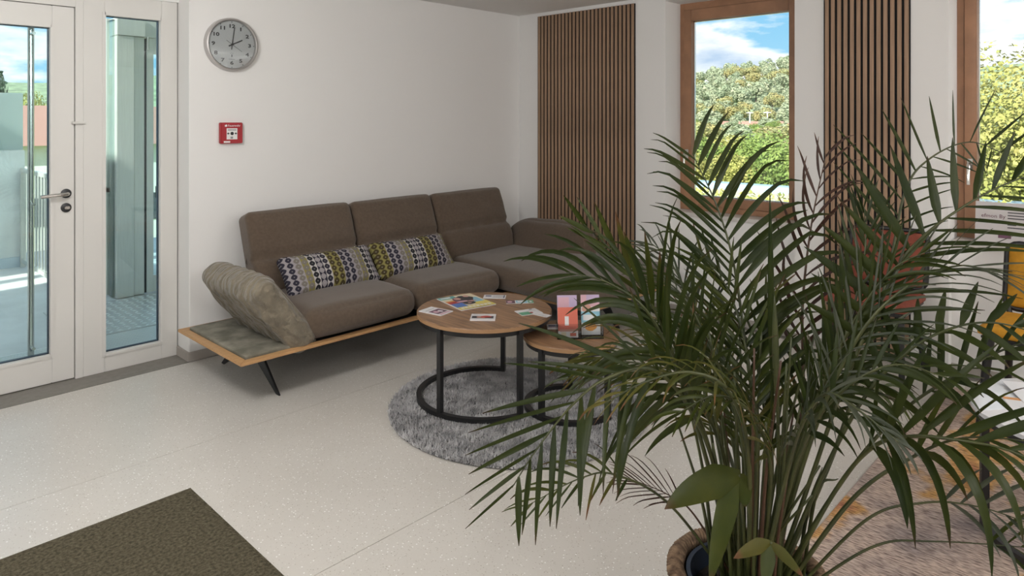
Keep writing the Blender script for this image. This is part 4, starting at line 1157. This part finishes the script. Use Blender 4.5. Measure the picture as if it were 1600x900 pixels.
frond([(1232, 888, 1.80), (1300, 775, 1.74), (1396, 655, 1.68), (1500, 582, 1.62), (1590, 538, 1.58), (1680, 520, 1.55)], 0.64, 8, 0.20, 0.016, 'd', view=0.5, ang=(46, 26), droop=(1, 5.5), vee=0.2, seed=24, jit=0.25)
frond([(1210, 885, 1.80), (1236, 730, 1.84), (1272, 625, 1.88), (1320, 555, 1.92), (1376, 525, 1.95), (1430, 530, 1.97)], 0.46, 13, 0.20, 0.014, 'd', view=0.6, ang=(50, 24), droop=(1.6, 4), vee=0.25, seed=26, jit=0.25)
frond([(1160, 885, 1.80), (1136, 735, 1.78), (1100, 640, 1.75), (1050, 575, 1.72), (985, 548, 1.70), (915, 566, 1.68)], 0.48, 15, 0.22, 0.010, 'l', view=0.55, ang=(40, 16), droop=(2.5, 6), vee=0.2, seed=27, jit=0.25)
frond([(1206, 885, 1.82), (1230, 745, 1.90), (1262, 650, 1.98), (1306, 600, 2.05), (1360, 600, 2.1), (1410, 632, 2.14)], 0.46, 12, 0.18, 0.013, 'g', view=0.5, ang=(48, 22), droop=(2.5, 7), vee=0.25, seed=29, jit=0.25)
frond([(1210, 885, 1.80), (1246, 710, 1.78), (1298, 575, 1.74), (1348, 480, 1.70), (1396, 420, 1.66), (1450, 392, 1.62)], 0.42, 15, 0.22, 0.013, 'd', view=0.65, ang=(34, 20), droop=(0.8, 3.4), vee=0.2, seed=30, jit=0.3)
frond([(1176, 885, 1.80), (1166, 725, 1.80), (1136, 610, 1.80), (1102, 525, 1.80), (1060, 455, 1.82), (1000, 415, 1.84)], 0.44, 15, 0.20, 0.011, 'd', view=0.65, ang=(44, 20), droop=(1.2, 3.0), vee=0.2, seed=31, jit=0.25)
frond([(1180, 885, 1.82), (1168, 740, 1.90), (1140, 650, 1.98), (1110, 580, 2.04), (1090, 520, 2.08), (1082, 470, 2.12)], 0.40, 14, 0.18, 0.010, 'l', view=0.6, ang=(44, 22), droop=(1.5, 2.5), vee=0.25, seed=32, jit=0.3)
frond([(1200, 885, 1.82), (1206, 740, 1.86), (1196, 650, 1.90), (1184, 570, 1.94), (1190, 500, 1.97), (1210, 455, 2.0)], 0.42, 13, 0.17, 0.011, 'g', view=0.6, ang=(44, 22), droop=(1.5, 2.5), vee=0.25, seed=33, jit=0.3)
frond([(1205, 885, 1.80), (1234, 760, 1.70), (1270, 665, 1.62), (1330, 600, 1.55), (1400, 570, 1.50), (1480, 590, 1.45)], 0.55, 10, 0.17, 0.016, 'd', view=0.5, ang=(48, 24), droop=(1.5, 5), vee=0.2, seed=34, jit=0.25)
# --- unopened spears and bare petioles
for i, pts in enumerate(([(1192, 885, 1.80), (1206, 650, 1.80), (1205, 500, 1.80), (1203, 300, 1.81)], [(1212, 885, 1.8), (1216, 700, 1.78), (1212, 560, 1.78), (1210, 462, 1.78)],
                         [(1240, 888, 1.8), (1262, 800, 1.8), (1285, 730, 1.8)], [(1250, 890, 1.8), (1276, 770, 1.78), (1310, 748, 1.77)])):
    P = [at(*p) for p in pts]; P[0] = Vector((P[0].x, P[0].y, BZ + 0.2))
    C_ = catmull(P, 8); m = len(C_)
    rad = [0.005 + (0.006 * math.sin(math.pi * max(0, (k / (m - 1) - 0.45) / 0.55)) if i < 2 else 0) - 0.004 * (k / (m - 1)) ** 3 for k in range(m)]
    MB().tube(C_, 0.005, 6, radii=rad, flat=0.6).build('spear_leaf', LEAF['d'] if i == 0 else M_STEM, palm, smooth=True)
pr = random.Random(5)
for i in range(34):
    a = pr.uniform(0, 2 * math.pi); q = 0.085 * math.sqrt(pr.random())
    b0 = Vector((BX + q * math.cos(a), BY + q * math.sin(a), BZ + 0.20))
    lean = Vector((math.cos(a), math.sin(a), 0)) * pr.uniform(0.02, 0.16)
    hgt = pr.uniform(0.35, 0.72)
    P = [b0, b0 + lean * 0.35 + Vector((0, 0, hgt * 0.5)), b0 + lean * 1.1 + Vector((0, 0, hgt))]
    C_ = catmull(P, 6); m = len(C_)
    MB().tube(C_, 0.005, 6, radii=[0.0058 - 0.0032 * k / (m - 1) for k in range(m)]).build('petiole', M_STEMB if i % 6 == 0 else M_STEM, palm, smooth=True)
# --- broad juvenile two-lobed leaves near the base
def broad(p0, p1, W, kind, droop=0.6, wv_=None, L=None, nseg=10):
    a, b = at(*p0), at(*p1)
    d = b - a
    w = wv_ if wv_ is not None else FWD.cross(d).normalized() + FWD * 0.25
    v, f, uv = blade(a, d + Vector((0, 0, droop * d.length * 0.55)), w, d.length * 1.04 if L is None else L, W, droop / max(0.2, d.length) * 0.9, nseg, fold=0.22)
    leaf_obj('broad_leaf', v, f, uv, kind, palm)
broad((1158, 742, 1.66), (1046, 812, 1.58), 0.078, 'g', 0.5)
broad((1150, 742, 1.66), (1112, 905, 1.58), 0.052, 'g', 0.15)
broad((1156, 740, 1.66), (1164, 790, 1.64), 0.05, 'g', 0.2)
broad((1204, 848, 1.60), (1150, 886, 1.55), 0.035, 'l', 0.5)
broad((1204, 848, 1.60), (1246, 905, 1.56), 0.026, 'l', 0.5)
broad((1204, 850, 1.60), (1196, 920, 1.56), 0.034, 'g', 0.3)
for pts in ([(1168, 890, 1.78), (1162, 820, 1.70), (1154, 741, 1.66)], [(1200, 892, 1.76), (1206, 870, 1.65), (1204, 847, 1.60)]):
    P = [at(*p) for p in pts]; P[0] = Vector((P[0].x, P[0].y, BZ + 0.2)).lerp(Vector((BX, BY, BZ + 0.2)), 0.4)
    MB().tube(catmull(P, 6), 0.0045, 6).build('petiole', M_STEM, palm, smooth=True)
for kk, (v, f, uv) in REST.items():
    o = leaf_obj('leaflets', v, f, uv, kk, palm); o['kind'] = 'stuff'

# ================================================================== OUTSIDE
M_TERR = material('terrace_slab', (0.62, 0.61, 0.59), 0.7, var=0.1, var_scale=2.5, bump=0.1, bump_scale=60)
M_CONC = material('fair_faced_concrete', (0.68, 0.69, 0.66), 0.75, var=0.1, var_scale=3.0, bump=0.1, bump_scale=40)
M_FROST = material('frosted_screen', (0.55, 0.62, 0.60), 0.3, translucent=0.55)
ter = struct(MB().box(-6, 3.4, 4.60, 9.2, -0.30, -0.012).build('terrace_floor', M_TERR))
par = struct(thing('wall_parapet', None, None, (-1.5, 8.4, 0)))
for i in range(5):
    xa = -5.9 + i * 1.5
    MB().box(xa, xa + 1.492, 8.36, 8.50, -0.012, 1.16).build('concrete_panel', M_CONC, par, bevel=0.004)
    MB().box(xa + 0.005, xa + 1.487, 8.42, 8.432, 1.165, 1.74).build('screen_panel', M_FROST, par)
MB().box(-5.9, 1.6, 8.345, 8.36, -0.012, 0.09).build('plinth', material('blue_grey_plinth', (0.55, 0.62, 0.66), 0.5), par)
rail = thing('railing', 'galvanised vertical-bar railing on the terrace', 'railing', (1.56, 7.7, 0))
for z in (0.04, 0.94):
    MB().box(1.55, 1.58, 7.15, 8.34, z, z + 0.04).build('rail', M_STEEL, rail)
b0 = MB().box(1.5575, 1.5725, 7.17 - 0.0075, 7.17 + 0.0075, 0.08, 0.94).build('bar', M_STEEL, rail)
for i in range(1, 11):
    share(b0, 'bar', rail, (0, i * 0.115, 0))
MB().box(1.545, 1.585, 8.29, 8.34, -0.012, 0.98).build('post', M_STEEL, rail)
MB().box(1.545, 1.585, 7.11, 7.15, -0.012, 0.98).build('post', M_STEEL, rail)
wing = struct(thing('wall_shade_screen', None, None, (-6.5, 7, 0)))  # unseen wall added to shade the terrace; its gaps let sun strips through
MB().box(-6.3, -6.2, 4.6, 6.15, -7, 6.5).build('shade_slab', M_WALL, wing)
MB().box(-6.3, -6.2, 6.42, 6.58, -7, 6.5).build('shade_slab', M_WALL, wing)
MB().box(-6.3, -6.2, 6.75, 12.5, -7, 6.5).build('shade_slab', M_WALL, wing)
# grating mat in front of the door
M_GRATE = material('aluminium_grating', (0.80, 0.80, 0.78), 0.4, metal=0.4)
grate = struct(thing('trim_3', None, None, (0.9, 4.95, 0)))
MB().box(-0.3, 1.78, 4.62, 5.22, -0.0118, -0.008).build('tray', M_DARKP, grate)
g0 = MB().box(-0.3, 1.78, 4.632, 4.645, -0.008, 0.004).build('grating_bar', M_GRATE, grate)
for i in range(1, 23):
    share(g0, 'grating_bar', grate, (0, i * 0.0255, 0))
# chequer plate by the lift
M_CHEQ = material('chequer_plate', (0.55, 0.55, 0.54), 0.4, metal=0.5)
chk = struct(thing('trim_4', None, None, (2.0, 5.8, 0)))
MB().box(1.30, 2.6, 5.26, 6.22, -0.0118, -0.004).build('plate', M_CHEQ, chk)
cm = MB()
for i in range(22):
    for j in range(16):
        x, y = 1.33 + i * 0.058, 5.29 + j * 0.058
        a = R(45 if (i + j) % 2 else -45)
        cm.prism([(-0.021, 0), (0, -0.007), (0.021, 0), (0, 0.007)], -0.004, 0.0, Matrix.Translation((x, y, 0)) @ Matrix.Rotation(a, 4, 'Z'))
o = cm.build('tread_pattern', material('bright_tread', (0.86, 0.86, 0.84), 0.35, metal=0.4), chk); o['kind'] = 'stuff'
# lift portal
lift = thing('lift_portal', 'stainless steel lift entrance seen through the side light', 'elevator', (2.3, 6.25, 0))
MB().box(1.815, 1.945, 6.235, 6.42, -0.004, 2.165).build('column', M_STEEL, lift, bevel=0.003)
MB().box(1.950, 2.030, 6.255, 6.42, -0.004, 2.165).build('column', M_STEEL, lift, bevel=0.003)
MB().box(1.815, 2.030, 6.228, 6.42, 2.168, 2.315).build('header_box', M_STEEL, lift, bevel=0.003)
MB().box(2.030, 3.2, 6.25, 6.42, 2.168, 2.315).build('header', M_STEEL, lift, bevel=0.003)
MB().box(2.034, 2.048, 6.27, 6.42, 0.0, 2.16).build('shadow_gap', M_DARKP, lift)
MB().box(2.050, 2.105, 6.262, 6.30, 0.0, 2.165).build('door_stile', M_STEEL, lift, bevel=0.002)
MB().box(2.105, 2.9, 6.262, 6.30, 2.03, 2.165).build('door_rail', M_STEEL, lift, bevel=0.002)
MB().box(2.105, 2.9, 6.262, 6.30, 0.0, 0.14).build('door_rail', M_STEEL, lift, bevel=0.002)
MB().box(2.105, 2.9, 6.278, 6.284, 0.14, 2.03).build('pane', M_GLASSD, lift)
MB().box(2.12, 2.17, 6.245, 6.262, 0.80, 0.90).build('lock_plate', M_DARKP, lift)
MB().tube([(2.052, 6.23, 2.06), (2.052, 6.23, 2.17)], 0.008, 8).build('closer', M_CHROME, lift)
gw = thing('lift_shaft_glazing', 'tall glazed screen with steel posts left of the lift columns', 'glass screen', (1.7, 6.9, 0))
MB().box(1.80, 1.815, 6.30, 8.3, 0.0, 2.3).build('pane', M_GLASSD, gw)
for y in (6.42, 7.3, 8.25):
    MB().box(1.79, 1.825, y, y + 0.04, 0, 2.32).build('post', M_STEEL, gw)
MB().box(1.79, 1.825, 6.42, 8.29, 0.86, 0.90).build('transom', M_STEEL, gw)

# ------------------------------------------------------------------ vegetation and land
def leafy(name, seed, n, blobs, leaf, cols, rx=1.0, rz=1.0):
    g = np.random.default_rng(seed)
    pts = []
    cen = []
    for k in range(blobs):
        th, ph = g.random() * 2 * np.pi, np.arccos(1 - 1.5 * g.random())
        rr_ = 0.62 * g.random() ** 0.4
        cen.append((rr_ * np.sin(ph) * np.cos(th), rr_ * np.sin(ph) * np.sin(th), rr_ * np.cos(ph), 0.30 + 0.18 * g.random()))
    cen = np.array(cen)
    w = cen[:, 3] ** 2; w /= w.sum()
    idx = g.choice(blobs, n, p=w)
    d = g.normal(size=(n, 3)); d /= np.linalg.norm(d, axis=1)[:, None]
    rad = cen[idx, 3] * (0.80 + 0.25 * g.random(n))
    P = cen[idx, :3] + d * rad[:, None]
    P[:, :2] *= rx; P[:, 2] *= rz
    nr = d + g.normal(0, 0.45, (n, 3)); nr /= np.linalg.norm(nr, axis=1)[:, None]
    a = np.cross(nr, g.normal(size=(n, 3))); a /= np.linalg.norm(a, axis=1)[:, None]
    b = np.cross(nr, a)
    s = (leaf * (0.7 + 0.6 * g.random(n)))[:, None]
    V = np.stack([P - a * s, P - b * s * 0.6, P + a * s, P + b * s * 0.6], 1).reshape(-1, 3)
    me = bpy.data.meshes.new(name)
    me.from_pydata(V.tolist(), [], np.arange(4 * n).reshape(-1, 4).tolist())
    return me
def foliage(name, c0, c1, sc_=3.0):
    return material(name, c0, 0.75, var=0.3, var_scale=sc_, var_color=c1, translucent=0.25, spec=0.2)
F_YEL = foliage('foliage_yellow_green', (0.27, 0.31, 0.08), (0.46, 0.42, 0.15))
F_GRN = foliage('foliage_green', (0.15, 0.24, 0.06), (0.28, 0.36, 0.10))
F_FAR = foliage('foliage_far_hazed', (0.27, 0.34, 0.22), (0.42, 0.45, 0.30), 1.2)  # distance haze put into the colour: paler, bluer leaves
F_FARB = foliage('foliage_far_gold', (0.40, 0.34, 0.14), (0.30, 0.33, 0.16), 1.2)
F_DK = foliage('foliage_conifer', (0.05, 0.10, 0.06), (0.09, 0.15, 0.09))
M_BARK = material('bark', (0.09, 0.06, 0.045), 0.9)
GZ = -7.0
CR = {}
def crown(kind, mat, seed, n, blobs, leaf):
    me = leafy('crown', seed, n, blobs, leaf, None); me.materials.append(mat); CR[kind] = me
crown('big', F_YEL, 11, 60000, 46, 0.0125)
crown('near_a', F_YEL, 1, 7000, 18, 0.038)
crown('near_b', F_GRN, 2, 7000, 18, 0.038)
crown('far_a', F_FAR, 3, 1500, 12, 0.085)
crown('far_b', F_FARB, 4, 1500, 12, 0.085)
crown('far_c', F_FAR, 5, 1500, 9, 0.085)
crown('con', F_DK, 6, 2500, 10, 0.06)
def tree(name, label, kind, x, y, zb, h, wdt, group, trunk=True, rz=0.0):
    t = thing(name, label, 'tree', (x, y, zb), group)
    c = bpy.data.objects.new('crown', CR[kind]); col.objects.link(c); c.parent = t
    ch = h * 0.40
    c.location = (0, 0, h - ch); c.scale = (wdt / 2, wdt / 2, ch); c.rotation_euler = (0, 0, rz)
    if trunk:
        me = TRUNK
        k = bpy.data.objects.new('trunk', me); col.objects.link(k); k.parent = t; k.scale = (h * 0.022, h * 0.022, h * 0.6)
    return t
tk = MB().cyl((0, 0), 1.0, 0, 1.0, 8, r2=0.6)
TRUNK = bpy.data.meshes.new('trunk'); TRUNK.from_pydata(tk.v, [], tk.f); TRUNK.materials.append(M_BARK)
# land: flat valley floor and a wooded ridge
M_GRASS = material('meadow', (0.22, 0.30, 0.08), 0.95, var=0.2, var_scale=0.02, var_color=(0.34, 0.36, 0.13))
M_FIELD = material('ploughed_field', (0.46, 0.33, 0.20), 0.95, var=0.12, var_scale=0.05)
M_HILL = material('woodland_floor', (0.20, 0.26, 0.15), 0.95, var=0.35, var_scale=0.12)
struct(MB().box(-300, 1500, -900, 1500, GZ - 2, GZ).build('valley_floor', M_GRASS))
def polar(az, d):
    return d * math.cos(R(az)), d * math.sin(R(az))
hv, hf = [], []
AZ = [i * 0.5 for i in range(-40, 241)]
RD = [470, 500, 530, 560, 590, 620, 650, 680, 720, 760, 830, 950]
def ridge(az):
    return 40 + 7 * math.sin(R(az * 7.0)) + 4 * math.sin(R(az * 17 + 40)) + (5 if az < 23 else 0)
def hill_z(az, d):
    s = min(1, max(0, (d - 470) / 300))
    s = s * s * (3 - 2 * s)
    return GZ + s * (ridge(az) - GZ)
for d in RD:
    for a in AZ:
        x, y = polar(a, d); hv.append((x, y, hill_z(a, d)))
nA = len(AZ)
for i in range(len(RD) - 1):
    for j in range(nA - 1):
        hf.append((i * nA + j, i * nA + j + 1, (i + 1) * nA + j + 1, (i + 1) * nA + j))
struct(MB().add(hv, hf).build('wooded_ridge', M_HILL, smooth=True))
for k, (a0, a1, d0, d1) in enumerate(((20, 27.5, 205, 245), (24, 31, 300, 345), (15, 24, 260, 285))):
    pts = [polar(a0, d0), polar(a1, d0 + 6), polar(a1, d1 + 6), polar(a0, d1)]
    struct(MB().prism(pts, GZ, GZ + 0.15).build('field', M_FIELD))
fr_ = random.Random(21)
n_t = 0
for d in range(495, 790, 22):
    az = 17.0 + 2.2 * fr_.random()
    while az < 36:
        x, y = polar(az, d + fr_.uniform(-3, 3))
        kind = fr_.choice(['far_a', 'far_a', 'far_c', 'far_b'])
        h = fr_.uniform(15, 22)
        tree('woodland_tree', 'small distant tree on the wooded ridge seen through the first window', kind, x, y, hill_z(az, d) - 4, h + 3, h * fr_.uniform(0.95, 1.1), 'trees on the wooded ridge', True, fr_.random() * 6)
        az += math.degrees(fr_.uniform(15, 19) / d)
# hedgerow and mid-distance trees
for i in range(26):
    az = 19 + 13 * (i + fr_.random()) / 26
    d = fr_.choice([150, 185, 285, 370, 400]) + fr_.uniform(-12, 12)
    x, y = polar(az, d)
    h = fr_.uniform(6, 9) if d < 300 else fr_.uniform(8, 13)
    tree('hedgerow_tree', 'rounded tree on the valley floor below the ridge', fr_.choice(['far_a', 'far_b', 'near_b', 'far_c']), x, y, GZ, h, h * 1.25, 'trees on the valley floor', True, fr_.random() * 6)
# village
M_PLAST = material('pale_render', (0.72, 0.70, 0.68), 0.8)
M_ROOF = material('roof_tiles', (0.34, 0.18, 0.14), 0.8)
M_WIN = material('dark_pane', (0.05, 0.06, 0.08), 0.2)
def house(label, az, d, w, dp, h, rz, zb=GZ, group=None, roof=M_ROOF):
    x, y = polar(az, d)
    b = thing('house', label, 'house', (0, 0, 0), group)
    MB().box(-w / 2, w / 2, -dp / 2, dp / 2, 0, h).build('wall', M_PLAST, b)
    MB().add([(-w / 2 - .4, -dp / 2 - .5, h - .1), (w / 2 + .4, -dp / 2 - .5, h - .1), (w / 2 + .4, dp / 2 + .5, h - .1), (-w / 2 - .4, dp / 2 + .5, h - .1), (-w / 2 - .4, 0, h + dp * .38), (w / 2 + .4, 0, h + dp * .38)],
             [(0, 1, 5, 4), (2, 3, 4, 5), (0, 4, 3), (1, 2, 5), (0, 3, 2, 1)]).build('roof', roof, b)
    for i in range(3):
        for zz in (1.0, 3.6):
            if zz + 1.3 > h: continue
            xa = -w / 2 + w * (i + 0.5) / 3
            MB().box(xa - .5, xa + .5, -dp / 2 - .03, -dp / 2, zz, zz + 1.3).build('window', M_WIN, b)
    b.location = (x, y, zb); b.rotation_euler = (0, 0, rz)
vg = 'pale houses of the distant village'
for i, (az, d, w_) in enumerate(((20.6, 452, 11), (22.4, 458, 13), (24.4, 446, 12), (26.2, 456, 13), (28.0, 450, 11), (29.6, 455, 10))):
    house('pale distant village house at the foot of the ridge', az, d, w_, 6, 5.2, R(az - 90 + fr_.uniform(-20, 20)), group=vg)
for i, (az, d, h) in enumerate(((23.3, 430, 24), (24.6, 445, 24))):
    x, y = polar(az, d)
    t = thing('mast', ('left' if i else 'right') + ' pale lattice mast standing in front of the distant village', 'mast', (x, y, GZ))
    MB().cyl((x, y), 0.45, GZ, GZ + h * 0.55, 8, r2=0.3).build('pole', M_PLAST, t)
    MB().box(x - 0.2, x + 0.2, y - 2.2, y + 2.2, GZ + h * 0.52, GZ + h * 0.535).build('crossarm', M_PLAST, t)
# nearer trees below the first window
for i, (az, d, zt_, w_, kd) in enumerate(((28.4, 60, 0.2, 8, 'near_b'), (26.6, 52, -1.6, 8, 'near_a'), (25.0, 46, -1.5, 7, 'near_a'), (23.2, 55, 0.4, 8.5, 'near_b'), (21.6, 44, 0.3, 8, 'near_b'), (27.6, 38, -2.4, 6, 'near_a'), (24.2, 36, -2.7, 6, 'near_a'), (30.5, 50, 0.0, 8, 'near_a'), (19.6, 48, -0.2, 8, 'near_a'), (26.0, 70, -0.6, 9, 'near_a'), (22.6, 33, -2.6, 6, 'near_b'), (33.0, 48, -0.4, 8, 'near_b'))):
    x, y = polar(az, d)
    tree('garden_tree', ('green' if kd == 'near_b' else 'yellow-green') + ' leafy tree in the near valley below the first window', kd, x, y, GZ, zt_ - GZ + 0.8, w_ * 0.88, 'leafy trees below the window ' + kd[-1], True, fr_.random() * 6)
# big tree filling the second window
bx_, by_ = polar(8.2, 17.5)
tree('broadleaf_tree', 'big yellow-green autumn tree filling the second window', 'big', bx_, by_, GZ, 3.35 - GZ, 8.4, None, True, 0.6)
x, y = polar(-18, 21)
tree('broadleaf_tree', 'yellow-green tree right of the big autumn tree beyond the window wall', 'near_a', x, y, GZ, 2.0 - GZ, 7.5, None, True, 2.0)
# planted flat roof with blue metal edge
rf = struct(thing('roof_extension', None, None, (12, 4, -0.3)))
M_GRAV = material('roof_gravel', (0.55, 0.54, 0.50), 0.95, var=0.25, var_scale=14, var_color=(0.40, 0.42, 0.16), detail=8, bump=0.6, bump_scale=40)
MB().box(6.2, 14.6, -6, 16, -0.9, -0.12).build('roof_deck', M_GRAV, rf)
MB().box(14.6, 15.0, -6, 16, -0.9, 0.02).build('roof_edge', material('blue_metal_edge', (0.30, 0.45, 0.62), 0.35), rf)
sd = leafy('sedum', 31, 3500, 60, 0.012, None)
pp = np.zeros(len(sd.vertices) * 3); sd.vertices.foreach_get('co', pp); pp = pp.reshape(-1, 3)
gq = np.random.default_rng(9)
offs = np.repeat(np.c_[gq.uniform(8, 14.5, 3500), gq.uniform(-3, 13, 3500), np.full(3500, -0.10)], 4, 0)
loc_ = (pp.reshape(-1, 4, 3) - pp.reshape(-1, 4, 3).mean(1, keepdims=True)).reshape(-1, 3) * 5 + offs
sd.vertices.foreach_set('co', (loc_ - np.array([12, 4, -0.3])).ravel()); sd.materials.append(F_YEL)
so_ = bpy.data.objects.new('sedum', sd); col.objects.link(so_); so_.parent = rf; so_['kind'] = 'stuff'
# beyond the terrace: conifer, roofs
x, y = polar(81.8, 60)
tree('conifer', 'dark conifer rising behind the terrace screen', 'con', x, y, GZ, 13.5, 4.2, None, True)
x, y = polar(83.5, 52)
tree('broadleaf_tree', 'pale leafy tree left of the conifer beyond the terrace', 'near_b', x, y, GZ, 10.6, 5.5, None, True)
x, y = polar(78.7, 70)
tree('broadleaf_tree', 'small yellow tree above the red roofs beyond the terrace', 'near_a', x, y, GZ, 11.2, 5.0, None, True)
house('red-tiled house beyond the terrace railing', 78.0, 40, 12, 4.6, 7.4, R(-12))
house('second red-tiled house seen past the lift columns', 73.0, 46, 14, 4.6, 7.4, R(-17))

# ------------------------------------------------------------------ final bookkeeping
for o in list(bpy.data.objects):
    if o.parent is None and o.type in {'MESH', 'EMPTY'} and 'kind' not in o and 'label' not in o:
        print('untagged', o.name)
